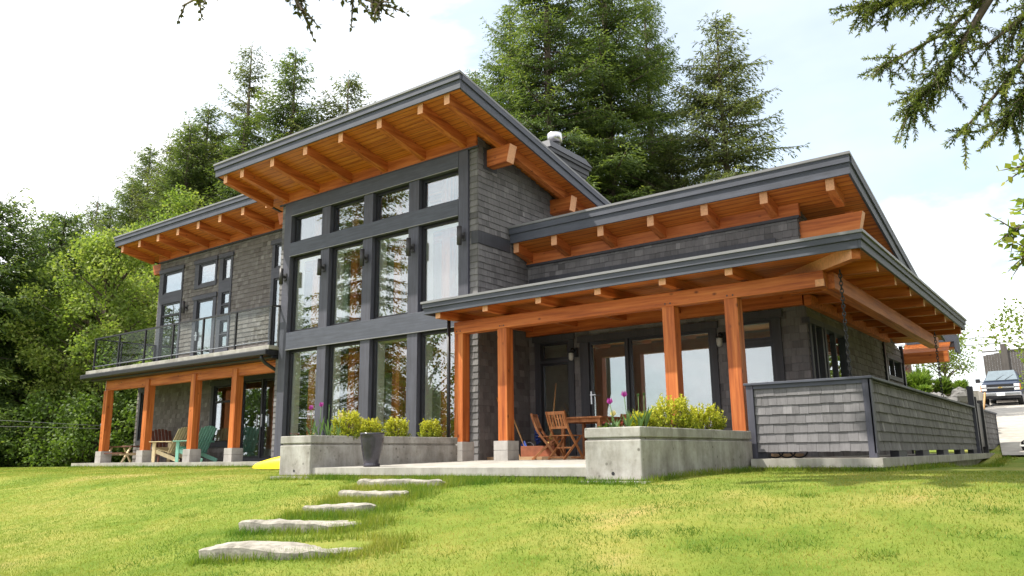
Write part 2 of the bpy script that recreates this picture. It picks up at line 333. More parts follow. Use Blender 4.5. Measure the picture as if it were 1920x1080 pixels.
def shingle_wall(x0, x1, z0, z1, holes=(), pos=(0,0), axis='x', out=-1, ztop=None, thick=0.16, e=0.135, seed=1, wmin=0.08, wmax=0.21, back=True, mb=None):
    """courses of separate shingles on a wall; axis 'x': the wall runs along x at y=pos, facing y*out; axis 'y': runs along y at x=pos, facing x*out"""
    rg = random.Random(seed); mb = mb or MB(); p = pos
    def P(u, d, z): return (u, p+out*d, z) if axis == 'x' else (p+out*d, u, z)
    if back:
        rects = [(x0, x1, z0, z1)]
        for h in holes: rects = subtract(rects, h)
        for (a, b, c, d) in rects:
            if ztop: d0, d1 = min(d, ztop(a)), min(d, ztop(b))
            else: d0 = d1 = d
            if d0 <= c and d1 <= c: continue
            v = [P(a, 0, c), P(b, 0, c), P(b, 0, d1), P(a, 0, d0), P(a, -thick, c), P(b, -thick, c), P(b, -thick, d1), P(a, -thick, d0)]
            mb.add(v, [(0,1,2,3),(7,6,5,4),(0,4,5,1),(3,2,6,7),(0,3,7,4),(1,5,6,2)], 1)
    z = z0
    while z < z1-0.01:
        zt = min(z+e, z1); u = x0; tone = rg.uniform(-0.05, 0.05)
        while u < x1-0.005:
            w = min(rg.uniform(wmin, wmax), x1-u)
            if x1-u-w < 0.05: w = x1-u
            top = zt if not ztop else min(zt, ztop(u+w/2))
            col = min(1, max(0, rg.gauss(0.5, 0.2)+tone)); jit = rg.uniform(-0.002, 0.003); zj = rg.uniform(-0.004, 0.004)
            if top > z+0.005:
                rects = [(u+0.0015, u+w-0.0015, z+zj, top)]
                for h in holes: rects = subtract(rects, h)
                for (a, b, c, d) in rects:
                    f0 = 0.004+0.016*(1-(c-z)/e)+jit; f1 = 0.004+0.016*(1-(d-z)/e)+jit
                    f0 = min(f0, 0.022); f1 = max(f1, 0.002)
                    vs = [P(a, f0, c), P(b, f0, c), P(b, f1, d), P(a, f1, d), P(a, -0.001, c), P(b, -0.001, c), P(a, -0.001, d), P(b, -0.001, d)]
                    mb.add(vs, [(0,1,2,3),(4,5,1,0),(4,0,3,6),(1,5,7,2)], 0, col)
            u += w
        z += e
    return mb

# ------------------------------------------------------------------ terrain
def sm(a, b, x): t = min(1, max(0, (x-a)/(b-a))); return t*t*(3-2*t)
def ground_z(x, y):
    k = 0.5; s = 7.7-y
    sp = k*math.log1p(math.exp(min(40, s/k))) if s/k < 40 else s
    z = -0.165-0.17*min(sp, 10)
    if sp > 10: z -= (min(sp, 32)-10)*0.16
    z += 0.03*mnoise.noise((x*0.5, y*0.5, 0)) if y < 8.2 else 0
    if y > 7 and x < -10: z += 0.045*sm(8.5, 11.4, y)*sm(-10, -12, x)
    if y > 14: z -= 0.1*sm(14, 16, y)
    if y > 20: z += 0.083*(min(y, 60)-20)
    return z
gx = sorted(set([round(v, 3) for v in list(np.arange(-16, 6.01, 0.2))+list(np.arange(-60, -16, 1.0))+list(np.arange(6, 40, 2.0))+[-400,-250,-160,-110,-80,60,100,180,300]]))
gy = sorted(set([round(v, 3) for v in list(np.arange(1, 12.51, 0.2))+list(np.arange(-26, 1, 1.0))+list(np.arange(12.5, 64, 1.0))+[-60,-40,80,120,200,400,900]]))
g = MB(); g.v = [(x, y, ground_z(x, y)) for y in gy for x in gx]; nx = len(gx)
g.f = [(j*nx+i, j*nx+i+1, (j+1)*nx+i+1, (j+1)*nx+i) for j in range(len(gy)-1) for i in range(nx-1)]; g.m = [0]*len(g.f); g.c = [0.5]*len(g.f); g.sm = [True]*len(g.f)
def lawn_mat():
    m, t, b, o = newmat('lawn')
    a = noise(t, 0.55, 5, rough=0.6); c2 = noise(t, 2.6, 6, rough=0.7); fine = noise(t, 70, 5, rough=0.8)
    col = ramp(t, a, [(0.28, (0.125, 0.195, 0.026)), (0.46, (0.205, 0.265, 0.044)), (0.61, (0.295, 0.305, 0.072)), (0.74, (0.43, 0.345, 0.13))])
    col = mix(t, 0.7, col, ramp(t, c2, [(0.28, (0.45, 0.68, 0.35)), (0.5, (1.0, 1.0, 1.0)), (0.70, (1.35, 1.1, 1.3))]), 'MULTIPLY')
    col = mix(t, 0.6, col, ramp(t, fine, [(0.3, (0.66, 0.7, 0.6)), (0.7, (1.22, 1.2, 1.2))]), 'MULTIPLY')
    t.links.new(col, b.inputs['Base Color']); b.inputs['Roughness'].default_value = 0.9; b.inputs['Specular IOR Level'].default_value = 0.1
    bump(t, b, fine, 0.8, 0.03); return m
LAWN = lawn_mat()
struct(g.build('lawn', LAWN))
wm, wt, wb, wo = newmat('lake_water'); wb.inputs['Base Color'].default_value = (0.05, 0.07, 0.08, 1); wb.inputs['Roughness'].default_value = 0.12; bump(wt, wb, noise(wt, 0.8, 4), 0.3, 0.1)
struct(MB().add([(-900,-900,-4.4),(900,-900,-4.4),(900,-15,-4.4),(-900,-15,-4.4)], [(0,1,2,3)]).build('water', wm))
# patios
p = MB()
p.add([(-9.6,7.9,-0.055),(-4.83,7.9,-0.055),(-4.83,11.3,-0.005),(-9.6,11.3,-0.005)], [(0,1,2,3)])
p.add([(-9.6,7.9,-0.055),(-4.83,7.9,-0.055),(-4.83,7.9,-0.155),(-9.6,7.9,-0.155)], [(3,2,1,0)])
p.add([(-9.6,8.0,-0.155),(-4.83,8.0,-0.155),(-4.83,8.0,-0.5),(-9.6,8.0,-0.5),(-4.83,7.9,-0.155),(-9.6,7.9,-0.155)], [(3,2,1,0),(0,1,4,5)])
p.box(-10.3, -4.05, 11.3, 14.3, -0.3, -0.001)
struct(p.build('patio', SLAB))
struct(MB().box(-4.05, -2.35, 10.98, 22.3, -0.115, 0.0).box(-4.0, -2.45, 11.1, 22.3, -0.5, -0.115).box(-2.351, -2.349, 11, 11.01, -0.05, -0.04).box(-4.05, -2.35, 22.3, 25.9, -0.115, -0.002).build('side_walkway', SLAB))
struct(MB().box(-25.75, -16.0, 11.86, 14.0, -0.085, 0.012).box(-25.6, -16.0, 11.95, 14.0, -0.5, -0.085).build('terrace', SLAB))
d = MB(); ys = [22.0, 26, 30, 35, 40, 46, 54, 60]; lx = [-2.1, -2.5, -3.2, -3.9, -4.9, -6.0, -7.4, -8.4]
d.v = [q for y, x in zip(ys, lx) for q in ((x, y, ground_z(0, y)+0.05), (7, y, ground_z(0, y)+0.05))]
d.f = [(2*i, 2*i+1, 2*i+3, 2*i+2) for i in range(len(ys)-1)]; d.m = [0]*7; d.c = [0.5]*7; d.sm = [False]*7
struct(d.build('driveway', DRIVE))

# ------------------------------------------------------------------ the house
house = thing('house', 'two storey timber frame house with grey shingle walls and orange beams', 'house', (-13, 14, 0))
def sl(mb, x0, x1, y0, y1, zb, zt, s, mi=0, endmi=None):
    e = s*(y1-y0)
    return mb.hexa([(x0,y0,zb),(x1,y0,zb),(x1,y1,zb+e),(x0,y1,zb+e),(x0,y0,zt),(x1,y0,zt),(x1,y1,zt+e),(x0,y1,zt+e)], mi, endmi)
def shed_roof(x0, x1, yf, yb, zt, zb, s, tails, yt, tz0, tz1, tend, left=True, right=True, tw=0.145, added_skylight=None):
    mb = MB(); so = MB(); fl = MB()
    def sheet(m, a, b, c, d, z0, z1):
        parts = subtract([(a, b, c, d)], added_skylight) if added_skylight else [(a, b, c, d)]
        for (p, q, r, t) in parts: sl(m, p, q, r, t, z0+s*(r-c), z1+s*(r-c), s)
    sheet(mb, x0+0.04, x1-0.04, yf+0.05, yb, zb+0.04, zt-0.045)
    sheet(so, x0+0.05, x1-0.05, yf+0.055, yb-0.01, zb+0.025, zb+0.04)
    roof = mb.build('roof', ROOFM, house)
    so.build('soffit', SOFFIT, roof)
    H = zt-zb; zm = zb+H*0.52
    fa = MB(); fa.box(x0, x1, yf+0.012, yf+0.05, zb, zm); fa.box(x0-0.012, x1+0.012, yf-0.022, yf+0.05, zm, zt-0.045); fa.build('fascia', FASC, roof, bevel=0.004)
    for on, xa, sg in ((left, x0, -1), (right, x1, 1)):
        if not on: continue
        sf = MB(); a, b = sorted((xa, xa-sg*0.04)); sl(sf, a, b, yf+0.05, yb, zb+s*0.05, zm+s*0.05, s)
        a, b = sorted((xa-sg*0.04, xa+sg*0.03)); sl(sf, a, b, yf+0.05, yb, zm+s*0.05, zt-0.045+s*0.05, s); sf.build('fascia', FASCY, roof)
    sheet(fl, x0-0.035, x1+0.035, yf-0.045, yb, zt-0.045, zt); fl.build('flashing', FLASH, roof)
    if added_skylight:
        a, b, c, d = added_skylight; k = MB(); e = s*(c-yf); sl(k, a-0.05, b+0.05, c-0.05, d+0.05, zt+e+0.04, zt+e+0.06, s); k.build('added_skylight', GLASS, roof)  # glazed roof opening out of view, added to brighten the interior
    for x in tails:
        r = MB(); sl(r, x, x+tw, yt, tend, tz0, tz1, s, 0, 1); r.build('rafter', [TY, END], roof, bevel=0.006)
    return roof
S1, S2, S3 = -0.215, -0.245, -0.19
shed_roof(-17.5, -9.29, 10.9, 21, 7.48, 7.13, S1, [-17.24,-16.54,-15.34,-14.12,-12.91,-11.69,-10.50,-9.78], 10.99, 6.93, 7.165, 12.42, added_skylight=(-14.4, -13.2, 13.9, 15.0))  # added, unseen skylight lets daylight into the room behind the tower glass
shed_roof(-26.6, -17.56, 12.97, 21, 7.60, 7.25, S3, [-26.31,-25.2,-24.06,-22.9,-21.77,-20.63,-19.49,-18.35], 13.06, 7.03, 7.275, 14.2)
shed_roof(-10.05, -2.92, 13.5, 21.6, 5.03, 4.65, S2, [-10.03,-9.03,-7.89,-6.76,-5.64,-4.51,-3.36], 13.6, 4.45, 4.685, 14.2, left=False)
# barge rafters running down the side eaves
for x, y1, z, s, yt in ((-9.78, 20.5, 6.93, S1, 10.99), (-3.36, 21, 4.45, S2, 13.6)):
    r = MB(); sl(r, x+0.002, x+0.143, yt+1.2, y1, z+s*1.2+0.003, z+0.235+s*1.2, s); r.build('barge_rafter', TY, house)
tower_soffit = lambda y: 7.15+S1*(y-10.9)
right_soffit = lambda y: 4.67+S2*(y-13.5)
left_soffit = lambda y: 7.27+S3*(y-12.97)
# --- tower walls
TYF, XL, XR = 12.42, -16.65, -10.08
w = shingle_wall(-16.65, -16.475, 0.0, 6.6, pos=TYF, thick=0.2, seed=1); w.build('wall', [SH_GREY, BACK], house, col=True)
w = shingle_wall(-10.295, XR, 0.0, 6.6, pos=TYF, thick=0.2, seed=2)
w.build('wall', [SH_GREY, BACK], house, col=True)
w = shingle_wall(TYF, 21, 0.0, 7.2, holes=[(TYF-1, 13.5, 4.44, 4.71)], pos=XR, axis='y', out=1, ztop=tower_soffit, seed=3)
w.build('wall', [SH_GREY, BACK], house, col=True)
w = shingle_wall(TYF, 14.3, 0.0, 7.2, pos=XL, axis='y', out=-1, ztop=tower_soffit, seed=4)
w.build('wall', [SH_GREY, BACK], house, col=True)
MB().box(XR-0.16, XR+0.028, TYF-0.028, 13.52, 4.44, 4.71).build('band_board', DTRIM, house, bevel=0.004)
# blocking between rafters over the tower glass
MB().box(-16.65, -10.08, 12.38, 12.5, 6.585, 6.95).build('header_beam', TX, house)
MB().box(-16.72, -10.02, 12.345, 12.38, 6.545, 6.585).build('drip_board', DTRIM, house)
# --- tower window wall: slate timbers
op = [(-16.2,-15.02),(-14.71,-13.52),(-13.21,-12.04),(-11.73,-10.56)]
rows = [(0.30, 2.72), (3.15, 5.12), (5.47, 6.20)]
fr = MB(); yA, yB = 12.36, 12.56
xs = [(-16.475,-16.2),(-15.02,-14.71),(-13.52,-13.21),(-12.04,-11.73),(-10.56,-10.295)]
for i, (a, b) in enumerate(xs): fr.box(a, b, yA - (0.012 if i in (0, 4) else 0), yB, 0.0 if i in (0, 4) else 0.30, 6.545 if i in (0, 4) else 6.20)
fr2 = MB()
for z0, z1 in ((2.72, 3.15), (5.12, 5.47)):
    fr2.box(-16.2, -10.56, yA-0.02, yA, z0, z1)
    for a, b in op: fr2.box(a, b, yA, yB, z0, z1)
fr2.box(-16.2, -10.56, yA-0.02, yB, 6.20, 6.545); fr2.box(-16.2, -10.56, yA-0.02, yB, 0.0, 0.30)
fo = fr.build('window_surround', FASCZ, house, bevel=0.005); fr2.build('window_rail', FASC, fo, bevel=0.005)
fl = MB()
for z in (2.72, 5.12, 6.20): fl.box(-16.2, -10.56, yA-0.034, yA-0.02, z-0.012, z+0.006)
fl.build('flashing', FLASH, fo)
def sash_window(a, b, z0, z1, y, depth=0.07, sw=0.085, parent=None, reveal=True, transom=None, name='window', glassmat=None, bars=()):
    """black sash ring at y..y+depth, pane inside; facing -y"""
    m = MB()
    m.box(a, a+sw, y, y+depth, z0, z1); m.box(b-sw, b, y, y+depth, z0, z1); m.box(a+sw, b-sw, y, y+depth, z0, z0+sw); m.box(a+sw, b-sw, y, y+depth, z1-sw, z1)
    for t in bars: m.box(a+sw, b-sw, y, y+depth, t-0.035, t+0.035)
    w_ = m.build(name, SASH, parent or house)
    gq = MB(); gy = y+depth*0.45; gq.box(a+sw-0.01, b-sw+0.01, gy, gy+0.012, z0+sw-0.01, z1-sw+0.01); gq.build('pane', glassmat or GLASS, w_)
    return w_
for a, b in op:
    for z0, z1 in rows: sash_window(a, b, z0, z1, 12.47, 0.08, 0.07)
# interior of the tower
it = MB(); it.box(-16.5, -4.3, 12.66, 19.9, -0.06, 0.06); it.build('interior_floor', FLOORW, house)
it = MB(); it.box(-16.5, -10.2, 15.6, 15.7, 0.06, 6.3); it.build('interior_wall', PLASTER, house)
it = MB()
for a, b in op:
    for z0, z1 in rows[:2]:
        it.box(a-0.02, a+0.07, 12.565, 12.78, z0, z1); it.box(b-0.06, b+0.02, 12.565, 12.78, z0, z1); it.box(a+0.07, b-0.06, 12.565, 12.78, z1-0.075, z1+0.02)
it.build('window_jamb', WHITE, house)
for x in (-16.0, -14.55, -13.05, -11.55):
    MB().box(x-0.02, x+0.22, 12.95, 13.2, 0.06, 6.5).build('interior_post', TZ, house)
MB().box(-16.5, -10.25, 12.96, 13.19, 2.3, 2.55).box(-16.5, -10.25, 15.35, 15.59, 2.35, 2.7).box(-16.5, -10.25, 12.96, 13.19, 4.9, 5.1).build('interior_beam', TX, house)
MB().box(-13.9, -12.9, 15.53, 15.6, 0.06, 2.2).box(-15.9, -15.1, 15.53, 15.6, 0.06, 2.2).build('interior_door', WHITE, house)
cu = MB(); n = 26
for i in range(n):
    x0 = -15.75+i*0.028; x1 = x0+0.028; y0 = 13.3+0.035*math.sin(i*1.9); y1 = 13.3+0.035*math.sin((i+1)*1.9)
    cu.add([(x0,y0,3.1),(x1,y1,3.1),(x1,y1,5.0),(x0,y0,5.0)], [(0,1,2,3)], 0, 0.5, True)
# --- outriggers (protruding carrying beams)
def outrigger(x0, x1t, x1b, y0, y1, z0, z1, name='outrigger_beam'):
    m = MB(); P = [(x0,y0,z0),(x1b,y0,z0),(x1b,y1,z0),(x0,y1,z0),(x0,y0,z1),(x1t,y0,z1),(x1t,y1,z1),(x0,y1,z1)]
    fs = [(0,3,2,1),(4,5,6,7),(0,1,5,4),(1,2,6,5),(2,3,7,6),(3,0,4,7)] if x1t > x0 else [(1,2,3,0),(7,6,5,4),(4,5,1,0),(5,6,2,1),(6,7,3,2),(7,4,0,3)]
    m.add(P, fs); m.m[3] = 1
    return m.build(name, [TX, END], house, bevel=0.008)
outrigger(-10.1, -9.42, -9.52, 12.70, 12.95, 6.2, 6.585); outrigger(-10.1, -9.45, -9.52, 15.15, 15.4, 5.72, 6.08)
outrigger(-16.6, -17.14, -17.04, 12.6, 12.85, 6.18, 6.52); outrigger(-25.7, -26.55, -26.42, 14.35, 14.6, 6.48, 6.84)
outrigger(-4.1, -2.95, -3.03, 14.26, 14.46, 3.86, 4.19)
MB().box(XR-0.1, XR+0.03, 12.6, 13.05, 6.14, 6.62).build('beam_pocket', DTRIM, house)
# --- left wing, upper wall
LY = 14.2
trimW = [(-25.62,-24.20,2.88,6.48), (-23.50,-22.27,5.53,6.49), (-23.45,-22.20,2.88,5.28), (-22.10,-21.42,2.88,6.48), (-19.42,-18.75,2.88,6.48)]
w = shingle_wall(-25.72, -16.7, 2.75, 6.78, holes=trimW, pos=LY, seed=11, ztop=lambda x: 6.78 if x < -17.6 else 6.35)
w.build('wall', [SH_BROWN, BACK], house, col=True)
w = shingle_wall(14.22, 20.9, 0, 7.0, pos=-25.74, axis='y', out=-1, seed=12, ztop=left_soffit)
w.build('wall', [SH_BROWN, BACK], house, col=True)
MB().box(-25.75, -17.6, 14.13, 14.2, 6.74, 6.79).build('drip_board', DTRIM, house)
MB().box(-25.78, -17.6, 14.14, 14.26, 6.79, 7.05).build('header_beam', TX, house)
def trim_window(tr, glasses, y, mat, head=True, bars=None, name='window', curtain=None):
    """flat trim board with sash windows set into it, facing -y"""
    x0, x1, z0, z1 = tr
    rects = [tr]
    for q in glasses: rects = subtract(rects, q)
    m = MB()
    for (a, b, c, d) in rects: m.box(a, b, y-0.045, y+0.1, c, d)
    if head: m.box(x0-0.045, x1+0.045, y-0.075, y-0.045, z1-0.13, z1+0.0)
    w_ = m.build(name, mat, house)
    for i, q in enumerate(glasses):
        a, b, c, d = q; ss = MB(); sw = 0.055; ya, yb = y-0.01, y+0.06
        ss.box(a, a+sw, ya, yb, c, d); ss.box(b-sw, b, ya, yb, c, d); ss.box(a+sw, b-sw, ya, yb, c, c+sw); ss.box(a+sw, b-sw, ya, yb, d-sw, d)
        for t in (bars or {}).get(i, ()): ss.box(a+sw, b-sw, ya, yb, t-0.03, t+0.03)
        ss.build('sash', SASH, w_)
        MB().box(a+sw-0.01, b-sw+0.01, y+0.02, y+0.03, c+sw-0.01, d-sw+0.01).build('pane', GLASS, w_)
    return w_
trim_window(trimW[0], [(-25.40,-24.27,5.60,6.33), (-25.40,-24.27,2.98,5.26)], LY, TRIM, bars={1: (4.84,)})
trim_window(trimW[1], [(-23.27,-22.35,5.64,6.33)], LY, TRIM)
dr = trim_window(trimW[2], [(-23.27,-22.36,2.9,5.12)], LY, TRIM, name='door')
MB().box(-23.24, -23.20, 14.155, 14.19, 3.82, 4.1).box(-23.24, -23.10, 14.12, 14.15, 3.96, 3.99).build('handle', STEEL, dr)
trim_window(trimW[3], [(-21.92,-21.52,5.62,6.33), (-21.90,-21.50,4.82,5.22), (-21.90,-21.50,4.47,4.79), (-21.90,-21.50,3.9,4.32), (-21.90,-21.50,3.45,3.87)], LY, TRIM)
trim_window(trimW[4], [(-19.29,-18.88,5.62,6.33), (-19.29,-18.88,2.98,5.3)], LY, TRIM)
# rooms behind
MB().box(-25.5, -16.9, 16.2, 16.3, 2.9, 6.3).box(-25.5, -16.9, 16.15, 16.3, 0, 2.6).build('interior_wall', PLASTER, house)
MB().box(-25.55, -16.8, 14.36, 20.5, 2.62, 2.80).build('interior_floor', FLOORW, house)
# --- left wing, lower wall (set 0.4 m forward under the balcony)
QY = 13.8
trL = [(-25.62,-25.10,0.55,2.40), (-21.50,-20.25,0.42,2.36), (-20.08,-17.95,0.02,2.42)]
w = shingle_wall(-25.78, -16.7, 0.0, 2.62, holes=trL, pos=QY, seed=21); w.build('wall', [SH_BROWN, BACK], house, col=True)
w = shingle_wall(13.82, 14.3, 0, 2.62, pos=-25.80, axis='y', out=-1, seed=22); w.build('wall', [SH_BROWN, BACK], house, col=True)
trim_window(trL[0], [(-25.52,-25.2,0.7,2.25)], QY, DTRIM)
trim_window(trL[1], [(-21.36,-20.38,0.56,2.22)], QY, DTRIM, bars={0: (1.74,)})
dl = trim_window(trL[2], [(-19.96,-19.04,0.1,2.28), (-18.98,-18.06,0.1,2.28)], QY, DTRIM, name='door')
MB().box(-19.12, -19.09, 13.70, 13.73, 0.95, 1.30).box(-18.93, -18.90, 13.70, 13.73, 0.95, 1.30).build('handle', STEEL, dl)
# balcony
bal = MB().box(-25.9, -16.53, 12.09, 14.19, 2.755, 2.86).build('balcony', SLAB, house, bevel=0.01)
MB().box(-26.0, -16.5, 11.97, 12.09, 2.60, 2.735).box(-25.85, -16.54, 12.09, 14.1, 2.60, 2.754).box(-25.75, -16.54, 12.2, 13.78, 2.53, 2.60).build('gutter', BLACK, bal, bevel=0.02)
rl = MB().box(-25.58, -16.5, 12.11, 12.17, 3.845, 3.885).box(-25.58, -25.53, 12.17, 14.18, 3.845, 3.885).box(-16.555, -16.5, 12.17, 12.41, 3.845, 3.885)
rl.box(-25.55, -16.52, 12.125, 12.155, 2.955, 2.985)
rl.build('railing', BLACK, bal)
MB().box(-25.55, -16.52, 12.118, 12.125, 2.972, 2.986).build('rail_edge', STEEL, bal)
for x in (-25.5, -24.02, -22.52, -21.02, -19.53, -18.03, -16.55):
    MB().box(x-0.022, x+0.022, 12.115, 12.165, 2.86, 3.845).build('baluster', BLACK, bal)
for y in (13.0, 14.12): MB().box(-25.58, -25.53, y-0.022, y+0.022, 2.86, 3.845).build('baluster', BLACK, bal)
MB().box(-16.55, -16.5, 12.36, 12.405, 2.86, 3.845).build('baluster', BLACK, bal)
xs7 = (-25.5, -24.02, -22.52, -21.02, -19.53, -18.03, -16.55)
for a, b in zip(xs7, xs7[1:]): MB().box(a+0.03, b-0.03, 12.137, 12.143, 2.985, 3.845).build('glass_panel', RGLASS, bal)
for a, b in ((12.18, 12.97), (13.03, 14.09)): MB().box(-25.558, -25.552, a, b, 2.95, 3.845).build('glass_panel', RGLASS, bal)
MB().box(-25.29, -16.66, 12.46, 12.62, 2.23, 2.53).build('beam', TX, house, bevel=0.008)
rj = MB()
for i in range(12): rj.box(-25.2+i*0.76, -25.06+i*0.76, 12.25, 13.78, 2.531, 2.598)
rj.build('joist', TY, house)
MB().box(-25.7, -16.7, 12.2, 13.78, 2.598, 2.6).build('soffit', SOFFIT, house)
for x, zt in ((-25.27, 2.23), (-22.85, 2.42), (-20.42, 2.42), (-18.5, 2.42)):
    pm = MB().box(x, x+0.215, 12.42, 12.46 if zt > 2.3 else 12.62, 2.23 if zt > 2.3 else 2.0, zt)
    if zt > 2.3: pm.box(x, x+0.215, 12.42, 12.635, 0.36, 2.229)
    else: pm.box(x, x+0.215, 12.42, 12.635, 0.36, 2.0)
    po = pm.build('post', TZ, house)
    MB().box(x-0.065, x+0.28, 12.36, 12.70, 0.0, 0.19).box(x-0.065, x+0.28, 12.36, 12.70, 0.196, 0.36).box(x-0.055, x+0.27, 12.37, 12.69, 0.19, 0.196).build('pier', PIER, po, bevel=0.012)
MB().tube([(-16.75,12.05,2.62),(-16.75,12.05,2.52),(-16.72,12.15,2.42),(-16.70,12.5,2.25),(-16.70,12.55,2.05)], 0.045, 10).build('downspout', BLACK, house)
# --- porch (right): back wall, doors
PY = 14.2
trP = [(-9.90,-8.90,0.0,2.62), (-8.74,-5.72,0.0,2.52), (-5.42,-4.50,0.02,2.60)]
clr = [(-9.95,-4.50,3.2,3.93)]
w = shingle_wall(XR, -4.05, 0.0, 4.26, holes=trP+clr, pos=PY, seed=31); w.build('wall', [SH_GREY, BACK], house, col=True)
trim_window(trP[0], [(-9.75,-9.02,0.14,2.03), (-9.75,-9.02,2.08,2.46)], PY, DTRIM)
sd = trim_window(trP[1], [(-8.53,-7.64,0.08,2.38), (-7.60,-5.84,0.08,2.38)], PY, DTRIM, name='door')
MB().box(-8.515, -8.485, 14.165, 14.185, 1.10, 1.36).box(-8.51, -8.38, 14.13, 14.15, 1.275, 1.295).build('handle', STEEL, sd)
trim_window(trP[2], [(-5.30,-4.66,0.9,2.02), (-5.30,-4.66,2.08,2.45)], PY, DTRIM)
trim_window(clr[0], [(-9.85,-8.1,3.26,3.84), (-8.0,-6.3,3.26,3.84), (-6.2,-4.6,3.26,3.84)], PY, DTRIM)
MB().box(XR, -4.0, 14.13, 14.2, 4.235, 4.285).build('drip_board', DTRIM, house)
MB().box(XR, -4.0, 14.15, 14.25, 4.285, 4.52).build('header_beam', TX, house)
# right side wall
rw = [(14.22,15.05,0.5,2.42), (15.14,16.7,0.5,2.42), (20.3,21.9,1.75,2.35)]
w = shingle_wall(PY, 22.15, 0.0, 5.0, holes=rw, pos=-4.05, axis='y', out=1, seed=41, ztop=lambda y: min(right_soffit(y), 5)); w.build('wall', [SH_BROWN, BACK], house, col=True)
for (a, b, c, d) in rw:
    m = MB(); x = -4.05; t = 0.1
    m.box(x-0.08, x+0.045, a, a+t, c, d).box(x-0.08, x+0.045, b-t, b, c, d).box(x-0.08, x+0.06, a-0.04, b+0.04, d-t, d).box(x-0.08, x+0.045, a+t, b-t, c, c+t)
    m.box(x-0.07, x+0.02, (a+b)/2-0.03, (a+b)/2+0.03, c+t, d-t)
    wn = m.build('window', DTRIM, house)
    MB().box(x-0.04, x-0.03, a+t-0.01, b-t+0.01, c+t-0.01, d-t+0.01).build('pane', GLASS, wn)
MB().box(-4.07, -3.99, 22.1, 22.2, 0, 2.7).build('corner_board', BLACK, house); MB().box(-4.07, -3.99, 20.05, 20.17, 1.2, 2.6).build('corner_board', BLACK, house)
MB().box(-10.2, -4.1, 16.9, 17.0, 0, 4.2).build('interior_wall', PLASTER, house)
MB().box(-10.0, -9.98, 14.4, 17.9, 0, 4.2).build('interior_wall', PLASTER, house)
MB().box(-16.5, -4.2, 21.5, 21.6, 0, 5.2).box(-25.7, -16.5, 20.9, 21.0, 0, 6.1).build('rear_wall', BACK, house)
# porch roof: wraps round the corner
ZT, ZB, sp = 2.975, 2.735, 0.03
def porch_z(x, y): return sp*min(y-10.92, -2.32-x)
outl = [(-10.22,10.92), (-2.32,10.92), (-2.32,20.35), (-4.05,20.35), (-4.05,14.2), (-5.6,14.2), (-10.06,14.2), (-10.06,12.4), (-10.22,12.4)]
def porch_sheet(mb, dz, inset, rev=False):
    i = inset
    A, B, Cc, D, E, F, G, H, I = [(-10.22+i,10.92+i), (-2.32-i,10.92+i), (-2.32-i,20.35-i), (-4.05,20.35-i), (-4.05,14.2), (-5.6,14.2), (-10.05,14.2), (-10.05,12.39), (-10.22+i,12.39)]
    vs = [(q[0], q[1], dz+porch_z(*q)) for q in (A, B, Cc, D, E, F, G, H, I)]
    fs = [(0,1,5,6,7,8), (1,2,3,4,5)]
    mb.add(vs, [tuple(reversed(q)) for q in fs] if rev else fs)
pr = MB(); porch_sheet(pr, ZT-0.02, 0.02); porch_sheet(pr, ZB+0.06, 0.02, True)
proof = pr.build('roof', ROOFM, house)
so2 = MB(); porch_sheet(so2, ZB+0.05, 0.045, True); porch_sheet(so2, ZB+0.055, 0.045); so2.build('soffit', SOFFIT, proof)
zm = ZB+0.115
fa = MB().box(-10.22, -2.36, 10.932, 10.965, ZB, zm).box(-10.23, -2.30, 10.90, 10.965, zm, ZT-0.04).box(-10.22, -10.187, 10.965, 12.38, ZB, zm).box(-10.23, -10.187, 10.965, 12.38, zm, ZT-0.04); fa.build('fascia', FASC, proof, bevel=0.004)
fa = MB().box(-2.36, -2.325, 10.932, 20.35, ZB, zm).box(-2.36, -2.30, 10.965, 20.36, zm, ZT-0.04).box(-4.0, -2.36, 20.31, 20.35, ZB, ZT-0.04); fa.build('fascia', FASCY, proof, bevel=0.004)
fl = MB().box(-10.25, -2.275, 10.875, 10.96, ZT-0.04, ZT).box(-2.36, -2.275, 10.96, 20.38, ZT-0.04, ZT).box(-10.25, -10.19, 10.96, 12.38, ZT-0.04, ZT); fl.build('flashing', FLASH, proof)
rz0, rz1 = 2.64, 2.79
for x in (-9.97, -8.83, -7.66, -6.48, -5.32, -4.25):
    yend = min(14.15, 10.92+(-2.32-x)-0.1)
    r = MB(); sl(r, x, x+0.12, 11.0, yend, rz0, rz1, sp, 0, 1); r.build('rafter', [TY, END], proof, bevel=0.005)
for y in (12.17, 13.39, 14.56, 15.79, 16.96, 18.09, 19.25, 20.2):
    xe = max(-4.04, -2.32-(y-10.92)+0.1); r = MB()
    e0, e1 = 0.0, sp*(-2.4-xe)
    r.add([(-2.4,y-0.06,rz0),(-2.4,y+0.06,rz0),(xe,y+0.06,rz0+e1),(xe,y-0.06,rz0+e1),(-2.4,y-0.06,rz1),(-2.4,y+0.06,rz1),(xe,y+0.06,rz1+e1),(xe,y-0.06,rz1+e1)], [(0,3,2,1),(4,5,6,7),(0,1,5,4),(1,2,6,5),(2,3,7,6),(3,0,4,7)]); r.m[2] = 1
    r.build('rafter', [TX, END], proof, bevel=0.005)
hp = MB(); hp.bar((-2.42,11.02,2.705), (-4.0,12.6,2.755), 0.13, 0.19); hp.m[5] = 1; hp.build('hip_rafter', [TX, END], proof, bevel=0.005)
MB().box(-10.05, -4.05, 14.05, 14.17, 2.63, 2.86).box(-4.02, -3.9, 14.05, 20.3, 2.6, 2.79).build('ledger_beam', TX, house)
MB().box(-9.94, -2.99, 11.5, 11.71, 2.395, 2.625).build('beam', TX, house, bevel=0.008)
MB().box(-3.10, -2.90, 11.712, 20.42, 2.385, 2.625).build('beam', TY, house, bevel=0.008)
